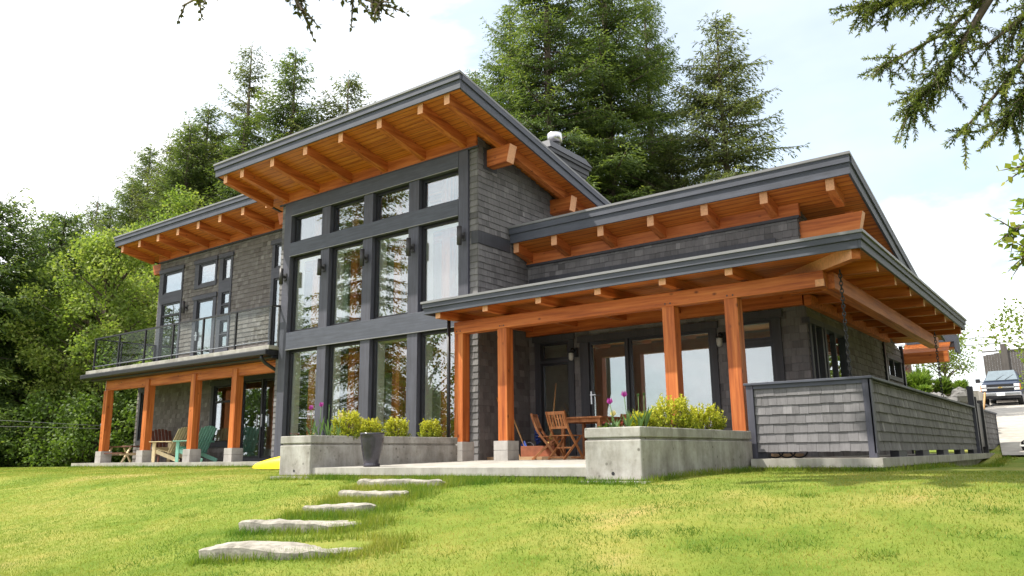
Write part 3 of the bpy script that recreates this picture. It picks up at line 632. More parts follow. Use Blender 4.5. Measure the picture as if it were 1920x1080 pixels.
MB().box(-3.11, -2.985, 11.494, 11.5, 2.40, 2.50).build('beam_end', END, house)
for x in (-9.93, -8.88, -5.53, -4.49):
    po = MB().box(x, x+0.21, 11.5, 11.71, 0.345, 2.394).build('post', TZ, house, bevel=0.008)
    MB().box(x-0.05, x+0.265, 11.43, 11.77, -0.01, 0.175).box(x-0.05, x+0.265, 11.43, 11.77, 0.181, 0.345).box(x-0.04, x+0.255, 11.44, 11.76, 0.175, 0.181).build('pier', PIER, po, bevel=0.012)
MB().tube([(-10.0,11.42,2.74),(-10.0,11.42,0.05)], 0.035, 10).build('downspout', BLACK, house)
for x in (-9.93, -8.88, -5.53, -4.49):
    for dx in (0.06, 0.15): MB().tube([(x+dx,11.495,2.44),(x+dx,11.51,2.44)], 0.014, 8).build('bolt', LAMPM, house)
# rear lean-to roof on the right
rr = MB().box(-4.05, -2.9, 22.9, 23.3, 2.66, 2.96).build('roof', ROOFM, house)
MB().box(-2.9, -2.84, 22.85, 23.35, 2.52, 2.98).box(-4.0, -2.9, 22.85, 22.9, 2.80, 2.98).build('fascia', FASCY, rr)
MB().add([(-4.05,22.3,2.50),(-2.98,22.3,2.50),(-2.98,22.9,2.82),(-4.05,22.9,2.82)], [(0,1,2,3),(3,2,1,0)]).box(-4.05, -2.92, 22.9, 23.3, 2.63, 2.66).build('soffit', SOFFIT, rr)
MB().box(-4.2, -3.0, 22.28, 22.5, 2.25, 2.52).build('beam', TX, house)
# chimney
chm = shingle_wall(16.75, 18.55, 5.4, 7.85, pos=-11.1, axis='y', out=1, seed=51, thick=0.1); shingle_wall(-12.4, -11.1, 5.6, 7.85, pos=16.75, seed=52, thick=0.1, mb=chm)
chm.box(-12.4, -11.2, 16.86, 18.5, 5.4, 7.8, 1)
ch = chm.build('chimney', [SH_GREY, BACK], house, col=True)
cp = MB().box(-12.45, -11.06, 16.70, 18.60, 7.80, 7.90).box(-12.5, -11.03, 16.66, 18.66, 7.90, 8.05).box(-12.55, -10.98, 16.62, 18.72, 8.05, 8.15)
cp.add([(-12.58,16.58,8.15),(-10.95,16.58,8.15),(-10.95,18.76,8.15),(-12.58,18.76,8.15),(-12.45,16.75,8.42),(-11.1,16.75,8.42),(-11.1,18.6,8.42),(-12.45,18.6,8.42)], [(0,3,2,1),(4,5,6,7),(0,1,5,4),(1,2,6,5),(2,3,7,6),(3,0,4,7)])
cp.build('chimney_cap', DTRIM, ch, bevel=0.006)
MB().lathe([(0.16,0),(0.16,0.33)], (-11.45,17.55,8.4)).build('flue', BLACK, ch)
MB().lathe([(0.0,0.0),(0.21,0.0),(0.21,0.26),(0.20,0.27),(0.0,0.275)], (-11.45,17.55,8.66)).build('flue_cap', STEEL, ch)

# ------------------------------------------------------------------ lamps, fence, planters and furniture
tag(cu.build('curtain', CURT), 'pale pleated curtain hanging inside the left tall window', 'curtain')
def wall_lamp(x, y, z, label, group):
    t = thing('wall_lamp', label, 'wall lamp', (x, y, z), 0, group)
    MB().box(-0.06, 0.06, -0.02, 0, -0.09, 0.09).box(-0.03, 0.03, -0.1, -0.02, -0.03, 0.03).build('bracket', LAMPM, t, True, 0.004)
    MB().lathe([(0.0,-0.2),(0.052,-0.2),(0.052,0.2),(0.0,0.2)], (0,-0.13,0), 14).build('lamp_shade', LAMPM, t, True)
    return t
gl = 'cylinder lamps on the tall window wall'
l0 = wall_lamp(-16.34, 12.345, 4.60, 'dark cylinder wall lamp on the left edge of the tall window wall', gl)
for x, lb in ((-14.87, 'dark cylinder wall lamp on the first mullion from the balcony'), (-13.37, 'dark cylinder wall lamp on the middle mullion of the tall windows'), (-11.89, 'dark cylinder wall lamp on the third mullion from the balcony'), (-10.42, 'dark cylinder wall lamp beside the grey shingled tower corner')):
    dup(l0, (x, 12.345, 4.62), 0, lb)
wall_lamp(-23.86, 14.18, 4.97, 'dark cylinder wall lamp beside the balcony door', None)
def jar_lamp(x, label):
    t = thing('porch_lamp', label, 'wall lamp', (x, 14.17, 2.2), 0, 'glass jar lamps by the porch doors')
    MB().box(-0.07, 0.07, -0.02, 0.01, -0.1, 0.1).tube([(0,-0.02,0.03),(0,-0.1,0.08),(0,-0.17,0.06),(0,-0.17,0.0)], 0.018, 8).lathe([(0,0.02),(0.075,0.0),(0.07,-0.03),(0.0,-0.03)], (0,-0.17,0)).build('bracket', BLACK, t, True)
    MB().lathe([(0.05,-0.03),(0.055,-0.08),(0.05,-0.15),(0.03,-0.18),(0,-0.185)], (0,-0.17,0)).build('lamp_glass', plain('frosted_glass', (0.42, 0.42, 0.40), 0.3), t, True)
    return t
jar_lamp(-8.86, 'black porch lamp with white glass jar between the two glass doors'); jar_lamp(-5.60, 'black porch lamp with white glass jar behind the right posts')
# pony wall
FX = -2.48
pw = thing('porch_parapet', 'low grey shingled parapet with slate posts and cap round the side porch', 'parapet', (-3.3, 11.4, 0))
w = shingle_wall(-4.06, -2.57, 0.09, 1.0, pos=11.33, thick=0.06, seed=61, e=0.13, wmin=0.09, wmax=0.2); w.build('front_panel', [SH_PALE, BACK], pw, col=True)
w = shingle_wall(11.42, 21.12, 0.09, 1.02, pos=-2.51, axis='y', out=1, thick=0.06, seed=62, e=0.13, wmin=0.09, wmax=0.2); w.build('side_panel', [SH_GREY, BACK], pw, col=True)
MB().box(-4.19, -2.44, 11.26, 11.42, 1.035, 1.07).box(-2.60, -2.44, 11.42, 21.2, 1.03, 1.065).build('cap', FASC, pw, bevel=0.005)
MB().box(-4.06, -2.57, 11.295, 11.4, 0.98, 1.035).build('top_rail', FASC, pw)
for x in (-4.165, -2.575): MB().box(x, x+0.10, 11.285, 11.40, 0.0 if x > -3 else 0.0, 1.035).build('post', FASCZ, pw, bevel=0.004)
MB().box(-2.499, -2.47, 11.285, 11.42, 0.06, 1.03).build('corner_board', FASCZ, pw)
for y in (12.75, 14.6, 16.6, 18.65, 20.6): MB().box(-2.62, -2.5, y, y+0.55, 0.0, 0.1).build('foot', DTRIM, pw)
MB().box(-4.1, -3.94, 11.35, 11.5, 0.0, 0.1).build('foot', DTRIM, pw)
gt = thing('porch_gate', 'narrow black metal gate between tall slate posts at the end of the parapet', 'gate', (-2.5, 22, 0))
MB().box(-2.56, -2.44, 21.2, 21.33, 0, 1.53).build('post', FASCZ, gt, bevel=0.004); MB().box(-2.55, -2.43, 22.62, 22.74, 0, 1.27).build('post', BLACK, gt); MB().box(-2.55, -2.43, 21.5, 21.62, 0, 1.3).build('post', BLACK, gt)
MB().box(-2.52, -2.48, 21.62, 22.62, 0.15, 1.18).build('gate_leaf', BLACK, gt)
ep = thing('end_panel', 'short shingled end panel beyond the porch gate beside the driveway', 'parapet', (-2.5, 24, 0))
w = shingle_wall(22.8, 25.6, 0.09, 1.02, pos=-2.5, axis='y', out=1, thick=0.08, seed=63); w.build('panel', [SH_GREY, BACK], ep, col=True)
MB().box(-2.6, -2.44, 22.78, 25.66, 1.02, 1.06).build('cap', FASC, ep); MB().box(-2.58, -2.47, 25.6, 25.68, 0, 1.02).box(-2.6, -2.5, 24.1, 24.9, 0, 0.1).build('post', FASCZ, ep)
# chains
def chain(x, y, z0, z1, label):
    m = MB(); n = int((z1-z0)/0.055)
    for i in range(n):
        z = z1-i*0.055; a = i % 2; pts = []
        for k in range(9):
            q = 2*math.pi*k/8; dx = 0.022*math.cos(q); dz = 0.04*math.sin(q)
            pts.append((x+(dx if a else 0), y+(0 if a else dx), z-0.03+dz))
        m.tube(pts, 0.0075, 5, caps=False)
    tag(m.build('rain_chain', BLACK), label, 'rain chain', 'rain chains hanging from the porch eave')
chain(-2.79, 11.62, 0.06, 2.62, 'long dark rain chain hanging at the front porch corner'); chain(-2.62, 18.05, 0.1, 2.45, 'dark rain chain hanging from the far end of the side porch')
# planters
def planter(x0, x1, label, zb, zt):
    t = thing('concrete_planter', label, 'planter', ((x0+x1)/2, 9.5, 0), 0, 'concrete planters flanking the patio')
    m = MB(); y0, y1 = 7.85, 11.22; zr = zt-0.115; wl = 0.12; gi = 0.022
    m.box(x0, x1, y0, y1, zb, zr-0.025)
    m.box(x0+gi, x1-gi, y0+gi, y1-gi, zr-0.025, zr)
    m.box(x0, x1, y0, y0+wl, zr, zt); m.box(x0, x1, y1-wl, y1, zr, zt); m.box(x0, x0+wl, y0+wl, y1-wl, zr, zt); m.box(x1-wl, x1, y0+wl, y1-wl, zr, zt)
    m.build('planter_body', CONC, t, bevel=0.014)
    MB().box(x0+wl, x1-wl, y0+wl, y1-wl, zr, zt-0.05).build('soil', SOIL, t)
    dx = x0+0.5*(x1-x0)
    MB().tube([(dx, y0-0.004, zb+0.07), (dx, y0+0.02, zb+0.07)], 0.02, 12).build('drain_hole', BLACK, t)
    MB().box(x0-0.05, x1+0.1, y0-0.12, y1, zb-0.2, zb-0.01).build('footing', PIER, t)
SOIL = plain('dark_soil', (0.06, 0.045, 0.03), 0.95, 0.3, 20, 0, 0.5)
planter(-10.32, -9.6, 'stained concrete planter behind the dark glazed pot', -0.17, 0.42); planter(-4.82, -4.105, 'stained concrete planter beside the shingled parapet', -0.19, 0.385)
GLAZE = plain('dark_glaze', (0.045, 0.042, 0.055), 0.16, 0.35, 5)
pt = thing('glazed_pot', 'tall dark glazed pot standing on the patio edge', 'pot', (-8.76, 8.3, -0.048))
MB().lathe([(0,0),(0.122,0),(0.126,0.03),(0.112,0.045),(0.114,0.06),(0.152,0.25),(0.172,0.40),(0.176,0.455),(0.182,0.46),(0.182,0.488),(0.158,0.488),(0.15,0.42)], n=36).build('pot_body', GLAZE, pt, True); MB().lathe([(0,0.43),(0.155,0.43)], n=20).build('soil', SOIL, pt, True)

TEAK = timber('teak', 2, (0.25, 0.085, 0.03), (0.42, 0.17, 0.065), (0.54, 0.25, 0.11), False)
def folding_chair(loc, rz, label):
    t = thing('folding_chair', label, 'chair', loc, rz, 'wooden folding chairs round the patio table')
    m = MB()
    for x in (-0.215, 0.215):
        pr = [(-0.30,0.87),(-0.255,0.72),(-0.19,0.55),(-0.10,0.42),(0.06,0.22),(0.22,0.0)]
        for (a, b), (c, d2) in zip(pr, pr[1:]): m.bar((x,a,b), (x,c,d2), 0.024, 0.045, up=(0,1,0.3))
    m.bar((-0.215,0.19,0.035), (0.215,0.19,0.035), 0.03, 0.03); m.build('back_frame', TEAK, t, True, 0.004)
    m = MB()
    for x in (-0.185, 0.185): m.bar((x,0.20,0.425), (x,-0.30,0.0), 0.024, 0.045, up=(0,1,1))
    m.bar((-0.185,-0.27,0.04), (0.185,-0.27,0.04), 0.03, 0.03).bar((-0.185,-0.05,0.215), (0.185,-0.05,0.215), 0.025, 0.03); m.build('leg_frame', TEAK, t, True, 0.004)
    m = MB()
    for i in range(6): m.box(-0.2, 0.2, -0.17+i*0.068, -0.112+i*0.068, 0.425, 0.443)
    m.build('seat', TEAK, t, True, 0.003)
    m = MB(); m.bar((-0.215,-0.292,0.835), (0.215,-0.292,0.835), 0.024, 0.06).bar((-0.215,-0.205,0.575), (0.215,-0.205,0.575), 0.024, 0.045)
    for i in range(6): x = -0.165+i*0.066; m.bar((x,-0.283,0.81), (x,-0.21,0.59), 0.036, 0.012, up=(0,1,0))
    m.build('backrest', TEAK, t, True, 0.003)
    return t
c0 = folding_chair((-8.05, 12.48, 0.0), R(-8), 'wooden folding chair with slatted back turned to the viewer')
dup(c0, (-8.68, 12.85, 0.0), R(-68), 'wooden folding chair seen from the side, left of the table'); dup(c0, (-6.86, 13.25, 0.0), R(95), 'wooden folding chair right of the table behind the planter'); dup(c0, (-7.6, 13.85, 0.0), R(178), 'wooden folding chair on the far side of the table')
tb = thing('patio_table', 'square wooden patio table with slatted apron on the porch', 'table', (-7.95, 13.22, 0))
m = MB()
for i in range(9): m.box(-0.48+i*0.107, -0.38+i*0.107, -0.45, 0.45, 0.755, 0.78)
m.box(-0.5, 0.5, -0.47, -0.451, 0.75, 0.78).box(-0.5, 0.5, 0.451, 0.47, 0.75, 0.78); m.build('tabletop', TEAK, tb, True, 0.003)
MB().box(-0.42, 0.42, -0.40, -0.38, 0.68, 0.752).box(-0.42, 0.42, 0.38, 0.40, 0.68, 0.752).box(-0.42, -0.40, -0.38, 0.38, 0.68, 0.752).box(0.40, 0.42, -0.38, 0.38, 0.68, 0.752).build('apron', TEAK, tb, True)
for x in (-0.43, 0.37):
    for y in (-0.41, 0.35): MB().box(x, x+0.06, y, y+0.06, 0, 0.752).build('leg', TEAK, tb, True, 0.004)
# adirondack chairs on the terrace
def adirondack(loc, rz, label, mat, s=1.0):
    t = thing('adirondack_chair', label, 'chair', loc, rz); t.scale = (s,)*3
    m = MB()
    for i in range(6): x = -0.255+i*0.102; h = 1.0-0.018*(abs(i-2.5)**2)*0.5; m.bar((x,-0.10,0.26), (x,-0.10-0.36*(h-0.26)/0.72,h), 0.082, 0.02, up=(0,1,0))
    m.build('backrest', mat, t, True, 0.004)
    m = MB()
    for i in range(6): y = -0.12+i*0.092; m.bar((-0.28,y,0.27+i*0.024), (0.28,y,0.27+i*0.024), 0.08, 0.02)
    m.bar((-0.28,0.41,0.375), (0.28,0.41,0.375), 0.02, 0.12); m.build('seat', mat, t, True, 0.004)
    for x in (-0.31, 0.31):
        MB().bar((x,0.38,0), (x,0.38,0.57), 0.035, 0.11, up=(0,1,0)).build('leg', mat, t, True, 0.004)
        MB().bar((x*0.9,0.42,0.34), (x*0.9,-0.52,0.03), 0.03, 0.11).build('leg', mat, t, True, 0.004)
        MB().bar((x*1.08,0.50,0.585), (x*1.08,-0.30,0.585), 0.13, 0.022).build('armrest', mat, t, True, 0.004)
    MB().bar((-0.36,-0.30,0.555), (0.36,-0.30,0.555), 0.05, 0.025).build('back_rail', mat, t, True)
    return t
CREAM = plain('cream_wood', (0.62, 0.50, 0.30), 0.6, 0.12, 8); MINT = plain('mint_paint', (0.20, 0.46, 0.36), 0.55, 0.1, 8); RUST = plain('red_brown_paint', (0.13, 0.042, 0.026), 0.55, 0.2, 8)
adirondack((-22.1, 13.0, 0.012), R(108), 'unpainted cream wooden garden chair between the orange posts', CREAM)
adirondack((-20.95, 13.05, 0.012), R(104), 'mint green wooden garden chair behind the third orange post', MINT)
adirondack((-23.1, 13.35, 0.012), R(-100), 'red brown wooden garden chair against the shingled wall', RUST, 1.0)
pc = thing('picnic_table', 'small red brown wooden picnic table with attached benches', 'picnic table', (-24.75, 13.05, 0.012), R(4))
m = MB()
for i in range(4): m.box(-0.68, 0.68, -0.30+i*0.152, -0.16+i*0.152, 0.47, 0.50)
m.build('tabletop', RUST, pc, True, 0.004)
for y in (-0.58, 0.44): MB().box(-0.68, 0.68, y, y+0.15, 0.27, 0.30).build('bench', RUST, pc, True, 0.004)
for x in (-0.5, 0.5):
    MB().bar((x,-0.20,0.47), (x,-0.46,0), 0.035, 0.07, up=(1,0,0)).bar((x,0.20,0.47), (x,0.46,0), 0.035, 0.07, up=(1,0,0)).bar((x+0.036,-0.55,0.25), (x+0.036,0.55,0.25), 0.035, 0.06).build('leg', CREAM, pc, True)
MB().box(-0.2, 0.1, -0.05, 0.12, 0.50, 0.515).build('wood_offcut', CREAM, pc, True)
# yellow kayak behind the planter
YEL = plain('yellow_plastic', (0.85, 0.62, 0.01), 0.35, 0.05, 2)
ky = thing('kayak', 'bright yellow plastic kayak lying upside down on the lawn by the planter', 'kayak', (-12.95, 10.4, -0.12), R(16)); ky.scale = (0.8, 0.8, 0.72)
m = MB(); n = 22; ring = 12; Lk = 3.0
for i in range(n+1):
    u = i/n; w_ = 0.31*math.sin(math.pi*min(1, max(0, u)))**0.55; hh = 0.40*(0.12+0.88*math.sin(math.pi*u)**0.7)
    for k in range(ring):
        a = math.pi*k/(ring-1); m.v.append((-Lk/2+Lk*u, -w_*math.cos(a), hh*math.sin(a)**0.8+0.03*(2*u-1)**4))
for i in range(n):
    for k in range(ring-1): m.f.append((i*ring+k, i*ring+k+1, (i+1)*ring+k+1, (i+1)*ring+k)); m.m.append(0); m.c.append(0.5); m.sm.append(True)
m.build('hull', YEL, ky, True); m = MB(); m.tube([(-1.5,0,0.05),(-1.44,0,0.12),(-1.38,0,0.13)], 0.012, 6); m.build('grab_handle', BLACK, ky, True)
# things leaning by the tower wall
HND = plain('pale_handle_wood', (0.50, 0.29, 0.12), 0.5, 0.15); STRAW = plain('broom_straw', (0.55, 0.36, 0.13), 0.9, 0.25, 30)
br = thing('broom', 'straw broom leaning in the porch corner', 'broom', (-8.9, 13.3, 0))
MB().tube([(0.05,-0.1,0.52),(-0.3,0.62,1.55)], 0.014, 8).build('handle', HND, br, True)
MB().tube([(0.1,-0.2,0.12),(0.09,-0.17,0.2),(0.07,-0.13,0.42),(0.05,-0.1,0.54)], [0.13,0.12,0.06,0.025], 10).build('broom_head', STRAW, br, True)
def pole(p, q, label, paddle=True):
    a, b = Vector(p), Vector(q); t = thing('paddle', label, 'paddle', p, 0, 'paddles leaning in the porch corner')
    v = b-a; MB().tube([v*0.0, v], 0.016, 8).build('shaft', HND, t, True)
    d_ = v.normalized(); MB().bar(d_*0.02, d_*0.42, 0.13, 0.02, up=(0,1,0.2)).build('blade', HND if paddle else BLUE, t, True, 0.008)
BLUE = plain('blue_plastic', (0.03, 0.07, 0.30), 0.4, 0.2)
pole((-9.35, 12.75, 0.0), (-10.02, 12.95, 1.25), 'wooden paddle leaning against the tower wall behind the second post'); pole((-9.15, 12.85, 0.0), (-9.95, 13.2, 1.15), 'wooden paddle with blue blade leaning in the porch corner', False)
cr = thing('wooden_trough', 'small red brown wooden trough on the porch floor', 'trough', (-8.95, 12.95, 0), R(10))
m = MB().box(-0.36, 0.36, -0.16, -0.14, 0.0, 0.26).box(-0.36, 0.36, 0.14, 0.16, 0.0, 0.26).box(-0.36, -0.34, -0.14, 0.14, 0, 0.26).box(0.34, 0.36, -0.14, 0.14, 0, 0.26).box(-0.34, 0.34, -0.14, 0.14, 0, 0.18); m.build('trough_body', plain('terracotta', (0.30, 0.10, 0.05), 0.8, 0.25), cr, True, 0.005)
rpm = MB()
for i in range(7):
    z = 0.35+0.06*i; rpm.tube([(0.05*math.cos(q), 0.05*math.sin(q), z+0.01*q) for q in np.linspace(0, 2*math.pi, 9)], 0.02, 6)
rpm.tube([(0,0,0.3),(0,0,0.9)], 0.03, 6); ro = rpm.build('rope_bundle', BLUE); ro.location = (-9.55, 13.7, 0); tag(ro, 'blue rope bundle hanging in the porch corner', 'rope')
bk = thing('bucket', 'small yellow bucket on the porch floor by the paddles', 'bucket', (-9.3, 13.05, 0)); MB().lathe([(0,0.01),(0.09,0.01),(0.12,0.24),(0.11,0.24),(0.085,0.03)]).build('bucket_body', YEL, bk, True); MB().tube([(0.115*math.cos(q), 0, 0.24+0.1*math.sin(q)) for q in np.linspace(0, math.pi, 9)], 0.006, 6).build('handle', STEEL, bk, True)
# hoses under the parapet
m = MB()
for k in range(3):
    m.tube([(-3.9+0.17*k+0.12*math.cos(q), 11.55, 0.10+0.09*math.sin(q)) for q in np.linspace(math.pi, 2*math.pi, 9)], 0.012, 6)
tag(m.build('garden_hose', BLACK), 'black hose looped behind the foot of the parapet', 'hose')
# clothesline
cl = thing('clothesline', 'double clothesline with steel pulley fixed to the first orange post', 'clothesline', (-25.3, 12.45, 1.15))
MB().tube([(0,0,0),(-7,-3.2,0.5)], 0.006, 5).tube([(0,0,-0.09),(-7,-3.2,0.2)], 0.006, 5).build('line', ROOFM, cl, True)
MB().lathe([(0,-0.02),(0.07,-0.02),(0.055,0),(0.07,0.02),(0,0.02)]).xf(Matrix.Rotation(R(90), 4, 'X')).tube([(-0.02,0,-0.02),(0.13,0,-0.05)], 0.016, 6).build('pulley', STEEL, cl, True)
MB().tube([(0.02,0,0.05),(0.1,-0.02,1.38)], 0.006, 5).build('rope', WHITE, cl, True)
# stepping stones
def stone(px, py, ln, wd, ang, label, seed, th=0.2, lift=0.03):
    rg = random.Random(seed); nx_, ny_ = 44, 18; m = MB(); z = ground_z(px, py); idx = {}
    def inside(u, v):
        a = math.atan2(v, u); r = 1.0+0.16*mnoise.noise((math.cos(a)*1.3+seed*5, math.sin(a)*1.3, 0))+0.09*mnoise.noise((math.cos(a)*4+seed, math.sin(a)*4, 2))
        return (abs(u)**3.2+abs(v)**2.6)**(1/3.0)/r
    ring = []
    n = 56
    rads = [0.0, 0.25, 0.5, 0.7, 0.85, 0.95, 1.0, 1.0]
    for k, rd in enumerate(rads):
        for i in range(n):
            a = 2*math.pi*i/n; u, v = math.cos(a), math.sin(a); q = inside(u, v); u, v = u/q*rd, v/q*rd; x, y = u*ln/2, v*wd/2
            hz = 0.022*mnoise.noise((x*3+seed*7, y*5, 0))+0.012*mnoise.noise((x*11+seed, y*16, 4))+0.028*mnoise.noise((x*1.2, y*2+seed, 9))
            st = mnoise.noise((x*2.2+seed*3, y*9+x*2, 5)); hz -= 0.03*max(0, st-0.12)
            if k == 5: hz -= 0.004
            if k == 6: hz -= 0.022
            if k == 7: hz = -th; x *= 0.96; y *= 0.96
            m.v.append((x, y, hz))
    for k in range(len(rads)-1):
        for i in range(n): m.f.append((k*n+i, (k+1)*n+i, (k+1)*n+(i+1) % n, k*n+(i+1) % n)); m.m.append(0); m.c.append(0.5); m.sm.append(False)
    o = m.build('stepping_stone', STONE); o.location = (px, py, z+lift); o.rotation_euler = (R(-3), 0, ang)
    return tag(o, label, 'stepping stone', 'stepping stones crossing the lawn')
stone(-5.83, 4.60, 1.52, 0.60, R(21), 'broad pale stepping stone, lowest on the lawn', 1); stone(-6.47, 5.27, 1.26, 0.58, R(15), 'cracked grey stepping stone, second up from the lowest', 2, 0.2, 0.045)
stone(-6.72, 5.92, 0.90, 0.44, R(10), 'pale stepping stone half covered by grass in the middle', 3, 0.2, 0.055); stone(-6.88, 6.56, 0.95, 0.44, R(5), 'small pale stepping stone, second down from the patio', 4, 0.2, 0.06); stone(-7.18, 7.32, 1.40, 0.46, R(3), 'long pale stepping stone just below the patio edge', 5, 0.22, 0.06)

# ------------------------------------------------------------------ vegetation
def _norm(a): return a/np.maximum(1e-6, np.linalg.norm(a, axis=-1, keepdims=True))
def sprays(p, d, length, width, rg, up=None, jitter=0.35):
    """pointed leaf quads from p along d; returns verts, quads"""
    n = len(p); d = _norm(d + rg.normal(0, jitter, (n, 3)))
    u = rg.normal(0, 1, (n, 3)); u[:, 2] += 1.6
    s = _norm(np.cross(d, u)); up_ = np.cross(s, d)
    l = (length*rg.uniform(0.65, 1.3, n))[:, None]; w = (width*rg.uniform(0.7, 1.3, n))[:, None]
    a = p; b = p+d*l*0.45+s*w*0.5; c = p+d*l-up_*l*0.08; e = p+d*l*0.45-s*w*0.5
    v = np.stack([a, b, c, e], 1).reshape(-1, 3); q = np.arange(4*n).reshape(-1, 4)
    return v, q
def fir_arrays(seed, H, Rr, cs=0.12, dens=1.0, ls=0.34, ws=0.12, droop=0.35, open_=1.0):
    rg = np.random.default_rng(seed); P, D, C = [], [], []; limbs = []
    nb = int(H*8.5*dens)
    for i in range(nb):
        t = rg.uniform(0, 1)**0.9; z = H*(cs+(0.985-cs)*t)
        L_ = Rr*((1-t)**0.72*0.92+0.07)*rg.uniform(0.5, 1.18)*min(1, 0.55+t*3)
        if rg.random() < 0.07: L_ *= 1.3
        a = rg.uniform(0, 2*math.pi); e0 = -0.12+0.75*t**1.4+rg.normal(0, 0.10)
        dh = np.array([math.cos(a), math.sin(a), 0]); sd = np.array([-math.sin(a), math.cos(a), 0])
        ns = max(4, int(L_/0.22*open_)); ss = np.linspace(0.12, 1, ns)
        bp = np.array([0, 0, z])+dh*(L_*ss)[:, None]; bp[:, 2] += L_*ss*math.tan(e0)-droop*L_*ss**2*(1-0.6*t)+0.18*L_*ss**4
        limbs.append((z, bp[0], bp[len(bp)//2], bp[-1], L_, t))
        sh = rg.normal(0, 0.10)
        for k, s in enumerate(ss):
            tl = (0.42*L_*(1-s)**0.8+0.16)*rg.uniform(0.6, 1.2); tl = min(tl, 1.5)
            for sg in (-1, 1):
                if rg.random() < 0.12: continue
                m_ = max(2, int(tl/(ls*0.55))); r = np.linspace(0.1, 1, m_)
                dd = dh*0.62+sd*sg*0.78; tp = bp[k]+dd*(tl*r)[:, None]; tp[:, 2] -= 0.30*tl*r**2
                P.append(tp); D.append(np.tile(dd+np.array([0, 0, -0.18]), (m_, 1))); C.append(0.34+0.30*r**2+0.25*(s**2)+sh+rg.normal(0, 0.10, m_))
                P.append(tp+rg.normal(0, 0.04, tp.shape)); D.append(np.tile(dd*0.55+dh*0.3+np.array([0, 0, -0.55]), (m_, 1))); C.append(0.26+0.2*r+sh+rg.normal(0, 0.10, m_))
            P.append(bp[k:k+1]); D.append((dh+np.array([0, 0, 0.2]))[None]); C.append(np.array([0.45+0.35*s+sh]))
    tip = 14; zt = np.linspace(H*0.93, H*1.0, tip); P.append(np.stack([0*zt, 0*zt, zt], 1)); D.append(np.tile([0, 0, 1.0], (tip, 1))+rg.normal(0, .35, (tip, 3))); C.append(np.full(tip, 0.6))
    P = np.concatenate(P); D = np.concatenate(D); C = np.clip(np.concatenate(C), 0, 1)
    v, q = sprays(P, D, ls, ws, rg, jitter=0.28); return v, q, C.astype(np.float32), limbs
def make_fir(name, label, seed, H, Rr, loc, group, mat=None, tr=None, bark=None, **k):
    t = thing(name, label, 'tree', loc, 0, group)
    v, q, c, limbs = fir_arrays(seed, H, Rr, **k)
    m = MB(); r0 = tr or H*0.012
    m.tube([(0,0,-1),(0.03*H*0.1,0,H*0.3),(0,0.02*H*0.1,H*0.65),(0,0,H)], [r0*1.25, r0, r0*0.55, 0.02], 9)
    for (z, a, b, cc, L_, tt) in limbs:
        if L_ > 0.9: m.tube([(0,0,z), a, b, cc], [max(0.012, L_*0.016), L_*0.014, L_*0.008, 0.006], 4, caps=False)
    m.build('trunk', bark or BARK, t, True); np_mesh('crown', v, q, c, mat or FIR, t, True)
    return t
GB = 'firs standing behind the house'
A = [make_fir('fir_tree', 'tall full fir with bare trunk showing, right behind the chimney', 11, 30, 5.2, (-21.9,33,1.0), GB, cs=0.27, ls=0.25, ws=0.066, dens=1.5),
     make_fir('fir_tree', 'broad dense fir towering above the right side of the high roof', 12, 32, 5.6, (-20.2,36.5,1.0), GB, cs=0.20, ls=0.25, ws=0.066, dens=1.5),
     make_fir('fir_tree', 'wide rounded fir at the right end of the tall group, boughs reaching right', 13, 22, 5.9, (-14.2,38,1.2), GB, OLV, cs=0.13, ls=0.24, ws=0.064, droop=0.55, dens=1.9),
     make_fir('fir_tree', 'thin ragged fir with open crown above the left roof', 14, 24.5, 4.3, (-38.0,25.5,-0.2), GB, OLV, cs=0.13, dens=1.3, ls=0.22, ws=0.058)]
def put(src, x, y, H, H0, label, rz, w=1.0):
    s = H/H0; dup(src, (x, y, ground_z(0, y)-0.3), rz, label, (s*w, s*w, s))
put(A[1], -26.6, 36, 27, 32, 'fir left of the bare trunked one, behind the high roof peak', 1.2, 1.0)
put(A[0], -31.0, 38, 24.5, 30, 'fir whose boughs peek out left of the high roof peak', 2.0, 1.2)
put(A[1], -24.4, 42, 23, 32, 'fir filling the gap behind the two tallest trunks', 2.6)
put(A[0], -19.6, 40.5, 27.5, 30, 'tall fir third from the right in the group behind the house', 4.0, 0.85)
put(A[2], -17.2, 38, 16.5, 22, 'shorter bushy fir standing in front of the tall group', 3.1)
put(A[2], -22.6, 44, 18, 22, 'low dark fir behind the chimney', 5.1, 1.2)
put(A[0], -33.8, 25.5, 22.6, 30, 'slender fir with gappy branches, second peak above the left roof', 0.9, 1.15)
put(A[2], -31.6, 27.5, 21.0, 22, 'dense rounded fir right of the two slender peaks', 1.9, 1.0)
put(A[2], -36.6, 28, 20.0, 22, 'full fir between the ragged peaks behind the left roof', 5.0, 1.0)
put(A[1], -39.6, 24, 20.6, 32, 'fir left of the tallest ragged peak', 3.3, 1.15)
put(A[3], -42.5, 24.5, 20.6, 24.5, 'open fir leaning over the left roof corner', 2.4, 1.1)
put(A[0], -45.8, 24, 19.6, 30, 'sparse fir sloping down toward the left skyline', 1.5, 1.2)
put(A[3], -48.8, 22.5, 16.6, 24.5, 'small ragged fir left of the roof corner on the skyline', 4.2, 1.2)
put(A[0], -44.0, 22.2, 16.6, 30, 'slim fir on the stepped skyline left of the roof corner', 2.8, 1.1)
put(A[1], -46.4, 22.2, 15.6, 32, 'slim dark fir lowest but one on the stepped skyline', 1.7, 1.2)
put(A[2], -42.0, 23.2, 18.6, 22, 'fir closing the gap left of the roof corner', 0.7, 0.85)
put(A[1], -38.8, 22.5, 18.8, 32, 'dark fir right behind the left roof corner', 2.1, 1.25)
put(A[0], -36.0, 24.0, 19.0, 30, 'green fir low behind the middle of the left roof', 5.3, 1.25)
